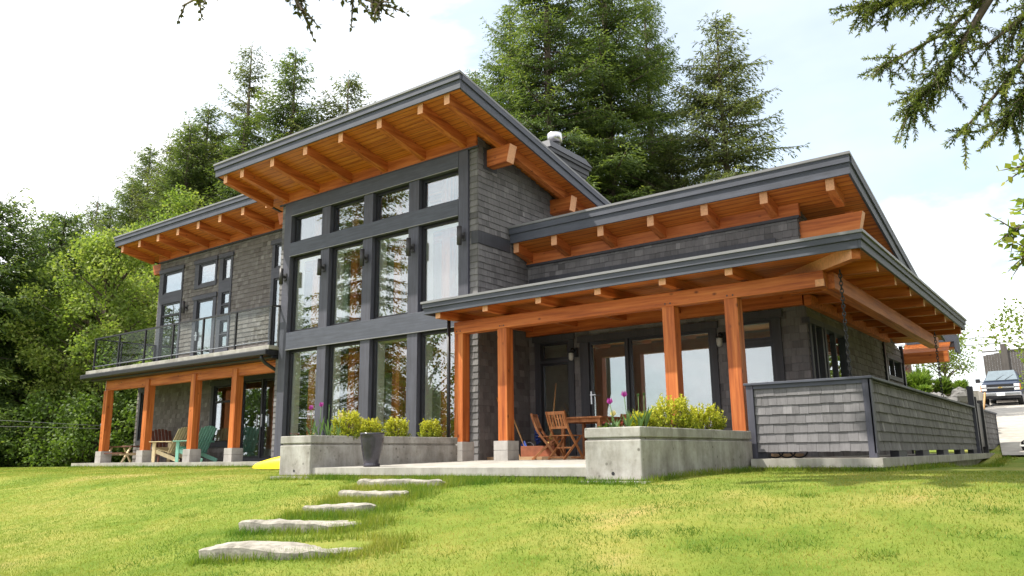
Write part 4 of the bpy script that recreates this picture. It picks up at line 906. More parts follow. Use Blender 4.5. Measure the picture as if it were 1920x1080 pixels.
put(A[2], -49.5, 24.5, 14.5, 22, 'low bushy fir on the stepped skyline', 4.6, 1.1)
put(A[0], -43.5, 27, 20.8, 30, 'fir filling the skyline behind the left roof corner', 0.2, 1.3)
put(A[2], -47.0, 26, 17.5, 22, 'bushy fir left of the roof corner', 1.3, 1.1)
put(A[1], -40.5, 27, 19.0, 32, 'dark fir behind the ragged peaks', 2.9, 1.5)
put(A[2], -52.5, 24, 14.5, 22, 'fir stepping down to the far left skyline', 2.2, 1.1)
put(A[3], -57.0, 22.5, 16.2, 24.5, 'thin pointed fir alone on the far left skyline', 5.6, 1.0)
put(A[3], -56.0, 24.5, 17.0, 24.5, 'thin fir with flat top beside the pointed one', 0.3, 0.9)
put(A[2], -50.5, 27, 15, 22, 'low fir filling the far left gap', 3.8, 1.2)
put(A[2], -35.0, 37, 22.5, 22, 'fir tip just showing over the middle of the high roof', 3.8, 0.7)
put(A[1], -66, 26, 15, 32, 'far fir low on the left edge', 1.0, 1.8)
put(A[0], -29.0, 31, 17, 30, 'shaded fir behind the left roof and high roof junction', 1.0, 1.3)
put(A[0], -41.5, 29, 15, 30, 'dark lower fir behind the left roof end', 3.0, 1.4)
GR = 'unseen firs right of the driveway, added for shade and window reflections'
for x, y, h, lb in ((8.5,11,15,'unseen fir nearest the lawn, right of the driveway, added for shade and window reflections'), (11,18,18,'unseen middle fir right of the driveway, added for shade and window reflections'), (10.5,26,17,'unseen farthest fir right of the driveway, added for shade and window reflections'), (8.0,3,14,'unseen fir right of the viewer, added for shade and window reflections'), (6.2,15,11,'shorter unseen fir close to the driveway edge, added to shade the porch side'), (6.5,21,12,'bushy unseen fir halfway along the driveway, added to shade the porch side')):
    sc_ = h/22; o_ = dup(A[2], (x, y, -0.5), x*y, lb, (sc_*1.1, sc_*1.1, sc_)); o_['group'] = GR  # firs added out of view to darken right-facing walls; side windows mirror them
# near dark conifers on the left edge
GN = 'dark conifers at the left edge of the lawn'
n1_ = make_fir('fir_tree', 'big dark conifer with light tips at the left edge of the lawn', 21, 11.6, 6.3, (-37.8,13.2,-0.3), GN, FIR2, 0.2, BARK2, cs=0.03, dens=3.4, ls=0.20, ws=0.06, droop=0.5)
dup(n1_, (-42.5,18,-0.3), 2.0, 'dark conifer behind the big one at the left edge', (1.1,1.1,1.12)); dup(n1_, (-39.0,9.5,-0.5), 4.0, 'dark conifer nearest the left frame edge', (0.9,0.9,0.85))
# broadleaf trees
def leaf_cloud(rg, centres, rad, n, size):
    k = len(centres); idx = rg.integers(0, k, n)
    p = centres[idx]+_norm(rg.normal(0, 1, (n, 3)))*(rad*rg.uniform(0, 1, (n, 1))**0.45)
    d = rg.normal(0, 1, (n, 3)); d[:, 2] -= 0.3
    v, q = sprays(p, _norm(d), size, size*0.7, rg, jitter=0.2)
    cc = rg.normal(0, 0.13, k)[idx]; return v, q, np.clip(0.48+cc+rg.normal(0, 0.15, n), 0, 1).astype(np.float32)
def make_broadleaf(name, label, seed, H, Rr, loc, mat, nleaf, size, group=None, base=0.2, cat='tree', clumps=60, rad=0.6, bark=None, stems=1):
    rg = np.random.default_rng(seed); t = thing(name, label, cat, loc, 0, group); m = MB(); C = []
    for s in range(stems):
        off = rg.normal(0, 0.25*(stems > 1), 2); lean = rg.normal(0, 0.08, 2)
        top = np.array([off[0]+lean[0]*H, off[1]+lean[1]*H, H*0.8]); r0 = 0.012*H+0.02
        m.tube([(off[0], off[1], -0.4), (off[0]+lean[0]*H*0.4, off[1]+lean[1]*H*0.4, H*0.4), top], [r0, r0*0.7, 0.02], 7)
        for i in range(clumps//stems):
            z = rg.uniform(base, 0.97); w = math.sin(math.pi*min(1, max(0.12, (z-base)/(1.05-base)*0.85+0.15)))**0.6
            a = rg.uniform(0, 2*math.pi); r = Rr*w*rg.uniform(0.25, 1.05)
            c = np.array([off[0]+lean[0]*H*z+r*math.cos(a), off[1]+lean[1]*H*z+r*math.sin(a), H*z]); C.append(c)
            zz = max(0.05*H, c[2]-r*0.8); st = (off[0]+lean[0]*zz, off[1]+lean[1]*zz, zz)
            m.tube([st, ((st[0]+c[0])/2, (st[1]+c[1])/2, (st[2]+c[2])/2+0.1), c], [0.02+0.004*H, 0.012+0.002*H, 0.006], 4, caps=False)
    m.build('trunk', bark or BARK, t, True)
    v, q, c = leaf_cloud(rg, np.array(C), rad, nleaf, size); np_mesh('crown', v, q, c, mat, t, True); return t
GD = 'yellow green broadleaf trees left of the house'
make_broadleaf('broadleaf_tree', 'pale yellow green tree in young leaf beside the balcony end', 31, 9.8, 3.4, (-33.8,16.8,-0.3), DECID, 34000, 0.14, GD, 0.12, clumps=150, rad=0.62)
make_broadleaf('broadleaf_tree', 'taller yellow green tree rising behind the balcony under the roof corner', 32, 13.6, 4.2, (-35.8,21.0,-0.3), DECID, 40000, 0.15, GD, 0.12, clumps=170, rad=0.66)
make_broadleaf('broadleaf_tree', 'yellow green tree half hidden behind the dark conifer', 33, 9.5, 3.0, (-40.8,19.5,-0.3), DECID, 22000, 0.15, GD, 0.12, clumps=90, rad=0.8)
make_broadleaf('broadleaf_tree', 'slim yellow green tree close to the house corner', 34, 7.6, 2.2, (-30.2,17.6,-0.3), DECID, 16000, 0.13, GD, 0.1, clumps=80, rad=0.6)
GU = 'undergrowth bushes beside the terrace'
bu = make_broadleaf('bush', 'dark green bush at the left end of the terrace', 41, 2.6, 1.7, (-30.2,14.6,-0.3), BUSH, 7000, 0.13, GU, 0.05, 'bush', 60, 0.5, BARK2, 4)
for x, y, s, lb in ((-33.2,14.2,1.1,'dark bush under the big left conifer'), (-28.6,16.8,1.25,'tall bush behind the first orange post'), (-32,18,1.5,'bush behind the left end of the balcony'), (-35.5,11.6,0.8,'low bush at the far left lawn edge'), (-38.5,10.2,0.8,'dark bush at the left frame edge'), (-30.5,20.5,1.9,'large bush in shade behind the terrace')):
    dup(bu, (x, y, -0.3), x, lb, (s, s, s))
# trees mirrored in the glass, standing on the shore behind the viewer
GS = 'shore trees mirrored in the windows'
sfir = make_fir('fir_tree', 'large shore fir mirrored in the tall windows', 51, 23, 4.4, (-31.2,-3.8,-1.8), GS, cs=0.14, dens=1.1, ls=0.26, ws=0.07, droop=0.55)
dup(sfir, (-43,-8,-3), 2.2, 'second shore fir mirrored in the leftmost tall window', (0.9,0.9,0.62)); dup(sfir, (-46,2,-2), 1.1, 'third shore fir mirrored in the balcony windows', (0.9,0.9,0.5)); dup(sfir, (-52,-16,-4), 1.7, 'far shore fir mirrored low in the windows', (1,1,0.55))
make_broadleaf('broadleaf_tree', 'thin leafy shore tree mirrored in the lower right tall window', 52, 7.5, 2.4, (-25.0,-2.0,-1.5), BUSH, 4200, 0.16, GS, 0.25, clumps=60, rad=0.55, bark=BARK2)
make_broadleaf('broadleaf_tree', 'leafy shore shrub tree mirrored in the lower tall windows', 53, 6.0, 2.6, (-29.5,-6.5,-2.5), BUSH, 6000, 0.18, GS, 0.1, clumps=60, rad=0.6, bark=BARK2)
make_broadleaf('broadleaf_tree', 'leafy shore tree mirrored in the terrace glass doors', 54, 5.5, 3.0, (-38,0.5,-1.5), BUSH, 7000, 0.2, GS, 0.06, clumps=70, rad=0.6, bark=BARK2)
sh = thing('shore_trunk', 'bare forked trunk mirrored in the porch glass door', 'tree', (-17.2,-1.0,-1.7), 0, GS)
MB().tube([(0,0,-1),(0.05,0,2.2),(0.1,0,3.4)], [0.22,0.18,0.15], 10).tube([(0.1,0,3.3),(-0.25,0,4.6),(-0.3,0,9.0)], [0.14,0.11,0.08], 8).tube([(0.1,0,3.3),(0.4,0,4.3),(0.42,0,9.0)], [0.12,0.1,0.07], 8).build('trunk', BARK2, sh, True)
# overhanging branches close to the viewer
def twigs(rg, path, n, tl, drop, needle, perm, wf=0.22, spread=0.6):
    """hanging side twigs along a limb, each clothed in single needles"""
    path = np.array(path, float); seg = np.linalg.norm(np.diff(path, axis=0), axis=1); cum = np.r_[0, np.cumsum(seg)]
    Vs, Cs, tw = [], [], []
    for i in range(n):
        s = cum[-1]*rg.uniform(0.12, 1)**0.8; k = min(len(seg)-1, np.searchsorted(cum, s)-1); p = path[k]+(path[k+1]-path[k])*(s-cum[k])/seg[k]
        d0 = _norm(path[k+1]-path[k]); d = _norm(d0*0.7+rg.normal(0, spread, 3)+np.array([0, 0, -drop])); L_ = tl*rg.uniform(0.4, 1.2)
        m_ = max(4, int(L_/0.02)); r = np.linspace(0, 1, m_); tp = p+d*(L_*r)[:, None]; tp[:, 2] -= 0.35*L_*drop*r**2
        tw.append([tp[0], tp[m_//2], tp[-1]])
        q = np.repeat(tp, perm, 0); dd = np.repeat(np.tile(d, (m_, 1)), perm, 0)*0.75+rg.normal(0, 0.55, (m_*perm, 3))
        v, _ = sprays(q, dd, needle, needle*wf, rg, jitter=0.1); Vs.append(v); base = rg.normal(0.45, 0.12)
        Cs.append(np.clip(base+0.28*np.repeat(r, perm)**2+rg.normal(0, 0.1, m_*perm), 0, 1))
    V = np.concatenate(Vs); return V, np.arange(len(V)).reshape(-1, 4), np.concatenate(Cs).astype(np.float32), tw
def limb_tree(name, label, base, top, limbs, mat, seed, rt):
    """limbs: (path, n twigs, twig length, drop, needle)"""
    rg = np.random.default_rng(seed); t = thing(name, label, 'tree', base); m = MB(); b = np.array(base)
    m.tube([(0,0,-0.6), (0.1,0.05,top*0.5), (0,0,top)], [rt, rt*0.8, rt*0.3], 10); VV, CC = [], []
    for path, n, tl, drop, needle, perm, wf in limbs:
        pp = [np.array(q)-b for q in path]; m.tube(pp, list(np.linspace(0.032, 0.005, len(pp))), 6, caps=False)
        v, q, c, tw = twigs(rg, pp, n, tl, drop, needle, perm, wf); VV.append(v); CC.append(c)
        for w_ in tw: m.tube(w_, [0.005, 0.004, 0.002], 4, caps=False)
    m.build('trunk', BARK, t, True); V = np.concatenate(VV); np_mesh('crown', V, np.arange(len(V)).reshape(-1, 4), np.concatenate(CC), mat, t, True)
NF = leaf_mat('near_fir_needles', [(0, (0.035, 0.055, 0.018)), (0.45, (0.08, 0.115, 0.03)), (0.75, (0.17, 0.21, 0.05)), (1, (0.34, 0.36, 0.10))], 0.35)
NK = leaf_mat('dull_fir_needles', [(0, (0.030, 0.034, 0.016)), (0.6, (0.07, 0.075, 0.032)), (1, (0.17, 0.17, 0.06))], 0.3)  # darker, duller needle colours than the other near fir
limb_tree('fir_tree', 'near fir whose lit boughs hang in at the top right corner', (2.6,7.6,-0.4), 11, [
    ([(2.6,7.6,4.3),(0.5,6.3,3.65),(-0.25,6,3.2),(-0.6,6,3.0),(-1.02,5.95,2.86)], 120, 0.26, 0.15, 0.034, 9, 0.27),
    ([(0.2,6.1,3.5),(-0.3,6,3.28),(-0.7,6,3.34),(-1.08,6,3.42)], 120, 0.25, 0.2, 0.034, 9, 0.27),
    ([(-0.25,6,3.2),(-0.5,6,2.85),(-0.68,6,2.65),(-0.86,5.95,2.46)], 95, 0.22, 0.25, 0.034, 9, 0.27),
    ([(2.6,7.6,3.6),(0.4,6.2,3.0),(-0.08,6,2.72),(-0.33,6,2.45),(-0.56,5.95,2.22)], 150, 0.25, 0.15, 0.034, 9, 0.27),
    ([(0.4,6.2,3.0),(0.0,6.05,2.6),(-0.18,6,2.38),(-0.28,6,2.25)], 130, 0.24, 0.2, 0.034, 9, 0.27),
    ([(0.4,6.2,3.3),(0.0,6,3.02),(-0.2,6,2.9),(-0.36,6,2.82)], 60, 0.26, 0.5, 0.034, 8, 0.27),
    ([(2.6,7.6,9.0),(-2.5,7.4,8.7),(-5.2,7.2,8.3),(-7.2,7.0,7.9)], 330, 1.0, 0.12, 0.2, 3, 0.5), ([(2.6,7.6,8.2),(-2.2,6.4,8.0),(-4.6,6.0,7.7),(-6.2,5.7,7.4)], 300, 1.0, 0.12, 0.2, 3, 0.5),  # unseen high limbs, here and on the next line, added to shade the lawn
    ([(2.6,7.6,9.6),(-1.5,7.6,9.4),(-4.0,7.5,9.0),(-6.4,7.6,8.8)], 300, 1.0, 0.12, 0.2, 3, 0.5)], NF, 61, 0.28)
limb_tree('fir_tree', 'near fir whose dark twigs dangle in at the top edge', (-7.5,-3.0,-1.9), 9, [
    ([(-7.5,-3,5.0),(-4.6,0.4,3.7),(-3.1,1.85,2.72),(-3.38,2,2.42),(-3.62,2,2.43)], 90, 0.10, 0.55, 0.026, 5, 0.55),
    ([(-7.5,-3,4.6),(-3.6,0.9,3.2),(-2.55,1.85,2.42),(-2.72,2,2.20),(-2.62,2,2.03)], 110, 0.11, 0.55, 0.026, 5, 0.55),
    ([(-3.6,0.9,3.2),(-2.5,1.7,2.45),(-2.4,2,2.12),(-2.28,2,1.98),(-2.12,2,1.87)], 110, 0.10, 0.5, 0.026, 5, 0.55)], NK, 62, 0.2)
limb_tree('maple_tree', 'near maple whose pale leaves reach in at the right edge', (2.2,5.4,-0.6), 6, [
    ([(2.2,5.4,2.2),(0.4,5.1,1.8),(-0.1,5,1.6),(-0.22,5,1.62)], 54, 0.15, 0.2, 0.045, 1, 0.85),
    ([(2.2,5.4,1.8),(0.4,5.1,1.45),(-0.1,5,1.3),(-0.3,5,1.27)], 80, 0.13, 0.2, 0.045, 1, 0.85),
    ([(0.4,5.1,1.4),(0.0,5,1.22),(-0.18,5,1.15),(-0.26,5,1.11)], 75, 0.13, 0.3, 0.045, 1, 0.85),
    ([(0.4,5.1,1.6),(0.0,5,1.46),(-0.18,5,1.4)], 50, 0.13, 0.3, 0.045, 1, 0.85)], MAPLE, 63, 0.12)
# planter planting
def shrub(loc, r, h, seed, label, group):
    rg = np.random.default_rng(seed); t = thing('golden_shrub', label, 'shrub', loc, 0, group); m = MB(); P, D, C = [], [], []
    for i in range(int(230*r/0.25)):
        a = rg.uniform(0, 2*math.pi); ph = rg.uniform(0, 1)**0.8; rr = r*math.sqrt(max(0, 1-(1.05*ph-0.2)**2))*rg.uniform(0.55, 1.03)
        e = np.array([rr*math.cos(a), rr*math.sin(a), 0.04+h*ph*rg.uniform(0.85, 1.08)]); st = np.array([e[0]*0.25, e[1]*0.25, 0.0])
        if i % 5 == 0: m.tube([st, (st+e)/2, e], [0.006, 0.004, 0.002], 4, caps=False)
        d = _norm(e-st*0.5+np.array([0, 0, 0.12])); k = 16; q = e-d*rg.uniform(0, 0.11, k)[:, None]; P.append(q); D.append(d*0.7+rg.normal(0, 0.6, (k, 3))); C.append(np.clip(0.30+0.45*ph+rg.normal(0, 0.17, k), 0, 1))
    m.build('stem', BARK, t, True); v, q = sprays(np.concatenate(P), np.concatenate(D), 0.036, 0.018, rg); np_mesh('foliage', v, q, np.concatenate(C).astype(np.float32), GOLD, t, True)
G1 = 'golden shrubs in the planters'
for x, y, z, r, h, lb in ((-9.80,8.75,0.36,0.30,0.42,'golden shrub behind the tulips in the left planter'), (-9.95,9.35,0.36,0.26,0.32,'second golden shrub in the left planter, just above the pot'), (-9.95,10.0,0.36,0.27,0.36,'round golden shrub third along the left planter'), (-9.93,10.85,0.36,0.24,0.36,'golden shrub alone at the far end of the left planter'),
    (-4.46,8.6,0.33,0.20,0.22,'small golden shrub at the front of the right planter'), (-4.42,9.35,0.33,0.32,0.42,'tallest golden shrub in the middle of the right planter'), (-4.40,10.25,0.33,0.32,0.36,'wide golden shrub at the back of the right planter')):
    shrub((x, y, z), r, h, int(abs(x*100+y*37)), lb, G1)
PET = plain('magenta_petals', (0.45, 0.06, 0.36), 0.5, 0.2, 20); PET2 = plain('pale_yellow_petals', (0.75, 0.66, 0.28), 0.5, 0.15, 20); RED = plain('red_petals', (0.62, 0.05, 0.06), 0.5, 0.2, 20)
def tulip(x, y, z, h, label, mat, lean=(0.02,0), bud=False, group='tulips in the planters', leaves=4):
    rg = random.Random(int(x*1000+y*77)); t = thing('tulip', label, 'tulip', (x, y, z), 0, group); top = Vector((lean[0], lean[1], h))
    m = MB(); m.tube([(0,0,0), (lean[0]*0.3, lean[1]*0.3, h*0.5), top], 0.005, 5)
    for i in range(leaves):
        a = rg.uniform(0, 6.28); L_ = h*rg.uniform(0.5, 0.75); b = Vector((math.cos(a), math.sin(a), 0)); s = Vector((-b.y, b.x, 0))*0.02; mid = b*L_*0.25+Vector((0,0,L_*0.6)); tp = b*L_*0.5+Vector((0,0,L_))
        m.add([Vector((0,0,0)), mid-s, tp, mid+s], [(0,1,2,3)])
    m.build('stem', TULIPG, t, True, col=True); f = MB(); r = 0.014 if bud else 0.03
    for k in range(6):
        a = k*math.pi/3; b = Vector((math.cos(a), math.sin(a), 0)); s = Vector((-b.y, b.x, 0))*r*0.7; rr = 1.0 if k % 2 else 0.85
        f.add([top, top+b*r*rr-s+Vector((0,0,r)), top+b*r*0.8*rr+Vector((0,0,r*2.7)), top+b*r*rr+s+Vector((0,0,r))], [(0,1,2,3)])
    f.build('flower', mat, t, True)
tulip(-9.95,8.15,0.36,0.46,'magenta tulip, left one of the pair in the left planter',PET,(-0.04,0)); tulip(-9.83,8.2,0.36,0.50,'magenta tulip, right one of the pair in the left planter',PET,(0.02,0)); tulip(-9.68,8.25,0.36,0.50,'tall bare tulip stem in the left planter',TULIPG,(0,0),True)
tulip(-9.72,8.5,0.36,0.34,'pale yellow tulip low in the left planter',PET2)
tulip(-4.62,8.2,0.33,0.33,'small magenta tulip, lower of the two in the right planter',PET,(-0.05,0)); tulip(-4.50,8.3,0.33,0.41,'large magenta tulip, higher of the two in the right planter',PET,(-0.03,0)); tulip(-4.40,8.4,0.33,0.42,'bare tulip stem, left of two in the right planter',TULIPG,(0,0),True); tulip(-4.36,8.45,0.33,0.43,'bare tulip stem, right of two in the right planter',TULIPG,(0.01,0),True)
tulip(-4.68,8.25,0.33,0.19,'cream tulip near the corner of the right planter',PET2)
def low_flower(x, y, z, mat, label, seed):
    rg = np.random.default_rng(seed); t = thing('bedding_flower', label, 'flower', (x, y, z), 0, 'small flowers along the planter rims')
    p = rg.normal(0, 0.035, (60, 3)); p[:, 2] = abs(p[:, 2])*0.8; v, q = sprays(p, rg.normal(0, 1, (60, 3))+np.array([0, 0, 0.8]), 0.05, 0.03, rg); np_mesh('foliage', v, q, rg.uniform(0, 1, 60).astype(np.float32), BUSH, t, True)
    f = MB()
    for i in range(5):
        c = Vector((rg.normal(0, 0.04), rg.normal(0, 0.04), 0.07+rg.uniform(0, 0.03)))
        for k in range(5):
            a = k*1.2566; b = Vector((math.cos(a), math.sin(a), 0.4))*0.022; s = Vector((-math.sin(a), math.cos(a), 0))*0.011; f.add([c, c+b*0.6-s, c+b, c+b*0.6+s], [(0,1,2,3)])
    f.build('flower', mat, t, True)
for i, (x, y, mt, lb) in enumerate(((-4.74,8.5,RED,'red flower on the left rim of the right planter'), (-4.72,8.15,RED,'red flower near the front corner of the right planter'), (-10.18,8.05,RED,'orange red flower at the front left of the left planter'), (-9.72,9.05,PET2,'pale flower above the pot in the left planter'), (-9.74,8.0,PET2,'cream flower at the front right corner of the left planter'))):
    low_flower(x, y, 0.36, mt, lb, 70+i)
# ------------------------------------------------------------------ grass
def blades(rg, x, y, h, w, cshift=0.0, lean=0.45):
    n = len(x); z = np.array([ground_z(a, b) for a, b in zip(x, y)]); a = rg.uniform(0, 2*np.pi, n); l = np.abs(rg.normal(0, lean, n))*h; b = rg.uniform(0, 2*np.pi, n)
    base = np.stack([x, y, z-0.006], 1); s = np.stack([np.cos(a), np.sin(a), 0*a], 1)*(w/2)[:, None]; tip = base+np.stack([np.cos(b)*l, np.sin(b)*l, h], 1)
    v = np.stack([base-s, base+s, tip], 1).reshape(-1, 3)
    pn = np.array([mnoise.noise((q*0.55, r*0.55, 3.3))*0.62+mnoise.noise((q*1.7, r*2.2, 7.7))*0.62+mnoise.noise((q*5.5, r*6.5, 1.7))*0.40 for q, r in zip(x, y)])
    return v, np.clip(0.50+0.42*pn+rg.normal(0, 0.085, n)+cshift, 0, 1)
rg = np.random.default_rng(5)
N0 = 380000
yy = 2.6+ (rg.uniform(0, 1, N0)**1.7)*9.4; xx = -yy*2.85+ rg.uniform(0, 1, N0)*(yy*2.95+0.2)
k = ~(((xx > -10.4) & (xx < -4.0) & (yy > 7.75)) | ((xx > -4.1) & (yy > 10.95)) | (yy > 11.84))
xx, yy = xx[k], yy[k]
h = 0.019*rg.uniform(0.4, 1.5, len(xx)); w = 0.003+0.0010*yy
v1, c1 = blades(rg, xx, yy, h, w)
# longer unmown grass round the stones and along the concrete edges
sx, sy = [], []
def edge(p, q, n, spread):
    t = rg.uniform(0, 1, n); sx.append(p[0]+(q[0]-p[0])*t+rg.normal(0, spread, n)); sy.append(p[1]+(q[1]-p[1])*t+rg.normal(0, spread, n))
for px, py, ln, an in ((-5.83,4.60,1.52,21), (-6.47,5.27,1.26,15), (-6.72,5.92,0.98,10), (-6.88,6.56,0.92,5), (-7.18,7.32,1.36,3)):
    c, s = math.cos(R(an)), math.sin(R(an)); n = (-s, c)
    for off, cnt in ((-0.27, 1500), (0.27, 700)):
        edge((px-c*ln/2+n[0]*off, py-s*ln/2+n[1]*off), (px+c*ln/2+n[0]*off, py+s*ln/2+n[1]*off), cnt, 0.06)
    edge((px+c*ln*0.55-n[0]*0.2, py+s*ln*0.55-n[1]*0.2), (px+c*ln*0.62+n[0]*0.2, py+s*ln*0.62+n[1]*0.2), 900, 0.12)
edge((-9.6,7.78), (-4.9,7.78), 5000, 0.07); edge((-7.3,7.62), (-6.0,7.6), 2600, 0.13); edge((-10.4,7.72), (-9.6,7.72), 500, 0.05); edge((-4.85,7.7), (-4.05,7.65), 500, 0.05); edge((-4.0,7.7), (-4.0,10.9), 1500, 0.05); edge((-4.0,10.9), (-2.3,10.9), 1200, 0.05); edge((-25.7,11.78), (-13,11.78), 3500, 0.06); edge((-2.25,11), (-2.0,22), 2500, 0.08)
ex, ey = np.concatenate(sx), np.concatenate(sy)
def on_stone(x, y):
    o = np.zeros(len(x), bool)
    for px, py, ln, wd, an in ((-5.83,4.60,1.52,0.42,21), (-6.47,5.27,1.26,0.40,15), (-6.72,5.92,0.98,0.34,10), (-6.88,6.56,0.92,0.34,5), (-7.18,7.32,1.36,0.42,3)):
        c, s = math.cos(R(an)), math.sin(R(an)); u = (x-px)*c+(y-py)*s; v = -(x-px)*s+(y-py)*c; o |= (np.abs(u) < ln*0.47) & (np.abs(v) < wd*0.44)
    return o
k = ~on_stone(ex, ey); ex, ey = ex[k], ey[k]
v2, c2 = blades(rg, ex, ey, 0.065*rg.uniform(0.5, 1.6, len(ex)), np.full(len(ex), 0.006)+0.0005*ey, -0.17, 0.5)
# clover and weed tufts in the lawn
tx = rg.uniform(-9, -0.5, 90); ty = rg.uniform(3.3, 8.0, 90); sg_ = np.repeat(rg.uniform(0.05, 0.26, 90)**1.0, 160); cx = np.repeat(tx, 160)+rg.normal(0, 1, 14400)*sg_*1.3; cy = np.repeat(ty, 160)+rg.normal(0, 1, 14400)*sg_
k = ~on_stone(cx, cy) & (cy < 7.7); cx, cy = cx[k], cy[k]
v3, c3 = blades(rg, cx, cy, 0.026*rg.uniform(0.5, 1.6, len(cx)), np.full(len(cx), 0.009), -0.36, 1.0)
k = ~on_stone(xx, yy); v1 = v1.reshape(-1, 3, 3)[k].reshape(-1, 3); c1 = c1[k]
V = np.concatenate([v1, v2, v3]); C = np.concatenate([c1, c2, c3]).astype(np.float32)
gr = np_mesh('grass', V, np.arange(len(V)).reshape(-1, 3), C, BLADE); gr['kind'] = 'stuff'
tag(gr, 'short sunlit grass blades covering the lawn, longer round the stones', 'grass')

# ------------------------------------------------------------------ right background: bed, driveway, truck
bd = MB(); n = 16
for j in range(10):
    for i in range(n+1):
        u = i/n; y = 29+0.9*j; x0 = -9.0; x1 = -3.35-0.13*(y-29); x = x0+(x1-x0)*u; prof = sm(0, 0.25, u)*sm(1.02, 0.62, u) if u > 0.6 else sm(0, 0.25, u)
        bd.v.append((x, y, ground_z(0, y)-0.2+(1.62+0.06*j)*prof*sm(-1.5, 3, j)+0.07*mnoise.noise((x*2, y*2, 0))))
for j in range(9):
    for i in range(n): bd.f.append((j*(n+1)+i, j*(n+1)+i+1, (j+1)*(n+1)+i+1, (j+1)*(n+1)+i)); bd.m.append(0); bd.c.append(0.5); bd.sm.append(True)
struct(bd.build('mulch_bed', plain('red_brown_mulch', (0.17, 0.065, 0.04), 0.95, 0.45, 25, 0, 0.8)))
rw_ = MB(); rr = random.Random(4)
ico = [(math.cos(a)*math.cos(b), math.sin(a)*math.cos(b), math.sin(b)) for b in (-1.2,-0.5,0.2,0.9,1.45) for a in [k*2*math.pi/7 for k in range(7)]]
for i in range(150):
    u = rr.uniform(0, 1); lv = rr.uniform(0, 1); y = 28.6+8.8*u; xx_ = -3.2-0.13*(y-29)-lv*0.55+ (-(1-u)*0.0); z = ground_z(0, y)+0.1+1.25*lv; s_ = rr.uniform(0.12, 0.24); o = len(rw_.v)
    for p_ in ico: j = rr.uniform(0.8, 1.2); rw_.v.append((xx_+p_[0]*s_*1.3*j, y+p_[1]*s_*1.3*j, z+p_[2]*s_*j))
    for b in range(4):
        for a in range(7): rw_.f.append((o+b*7+a, o+b*7+(a+1) % 7, o+(b+1)*7+(a+1) % 7, o+(b+1)*7+a)); rw_.m.append(0); rw_.c.append(0.5); rw_.sm.append(False)
for i in range(90):
    u = rr.uniform(0, 1); lv = rr.uniform(0, 1); xx_ = -3.6-3.2*u; y = 28.7; z = ground_z(0, y)+0.1+1.15*lv; s_ = rr.uniform(0.12, 0.24); o = len(rw_.v)
    for p_ in ico: j = rr.uniform(0.8, 1.2); rw_.v.append((xx_+p_[0]*s_*1.3*j, y+p_[1]*s_*1.2*j, z+p_[2]*s_*j))
    for b in range(4):
        for a in range(7): rw_.f.append((o+b*7+a, o+b*7+(a+1) % 7, o+(b+1)*7+(a+1) % 7, o+(b+1)*7+a)); rw_.m.append(0); rw_.c.append(0.5); rw_.sm.append(False)
tag(rw_.build('rock_wall', plain('grey_rubble', (0.16, 0.155, 0.15), 0.95, 0.5, 3, 0, 0.6)), 'low grey rubble retaining wall below the planted bed', 'retaining wall')
GP = 'plants in the mulched bed'
def tuft(loc, r, h, n, seed, label, mat, cat='plant', wd=0.05):
    rg = np.random.default_rng(seed); t = thing('bed_plant', label, cat, loc, 0, GP); a = rg.uniform(0, 6.28, n); l = rg.uniform(0.2, 1, n)*r
    p = np.stack([np.cos(a)*l*0.3, np.sin(a)*l*0.3, 0*a+rg.uniform(0, 0.6, n)*h], 1); d = np.stack([np.cos(a)*l, np.sin(a)*l, 0*a+h*0.8], 1); v, q = sprays(p, d, h*0.45, wd, rg); np_mesh('foliage', v, q, np.clip(rg.normal(0.6, 0.2, n), 0, 1).astype(np.float32), mat, t, True)
GRS = leaf_mat('bed_greens', [(0, (0.06, 0.11, 0.02)), (0.6, (0.14, 0.23, 0.035)), (1, (0.27, 0.36, 0.08))], 0.4); PURP = leaf_mat('purple_leaves', [(0, (0.06, 0.025, 0.03)), (1, (0.22, 0.08, 0.08))], 0.3)
for i, (x, y, r, h, mt, lb) in enumerate(((-7.0,30.5,0.8,1.5,GRS,'tall green tuft against the house in the bed'), (-6.3,30.2,0.6,1.0,BUSH,'grey green clump second from the house in the bed'), (-5.7,30.0,0.6,1.3,GRS,'bright green tuft in the middle of the bed'), (-5.1,30.3,0.7,1.2,GRS,'spreading green clump by the hanging chain'), (-4.4,30.6,0.6,0.9,BUSH,'low green plant at the driveway end of the bed'), (-6.4,33.5,0.9,1.8,PURP,'purple leaved shrub at the back of the bed'), (-4.5,31.8,0.6,0.7,PURP,'low reddish plant near the driveway edge of the bed'), (-7.2,33,1.0,2.2,BUSH,'large dark green shrub at the back of the bed'), (-4.8,29.6,0.5,0.6,GRS,'small bright tuft at the front of the bed'), (-5.5,33.4,0.7,1.4,GRS,'tall light green tuft behind the chain'), (-6.0,31.8,0.6,1.1,GRS,'light green clump deep in the bed'), (-3.95,31.5,0.5,0.7,GRS,'light green tuft above the rubble wall'))):
    tuft((x, y, ground_z(0, y)+1.3), r*0.85, h*0.72, 900, 80+i, lb, mt)
make_broadleaf('young_tree', 'small pale tree beyond the planted bed', 90, 2.7, 1.3, (-5.6,40,3.0), MAPLE, 2600, 0.11, None, 0.2, 'tree', 45, 0.4)
make_broadleaf('broadleaf_tree', 'green leafy tree reaching in over the driveway at the right edge', 91, 4.6, 2.5, (0.3,29.5,ground_z(0,29.5)), MAPLE, 11000, 0.13, None, 0.3, 'tree', 110, 0.5)
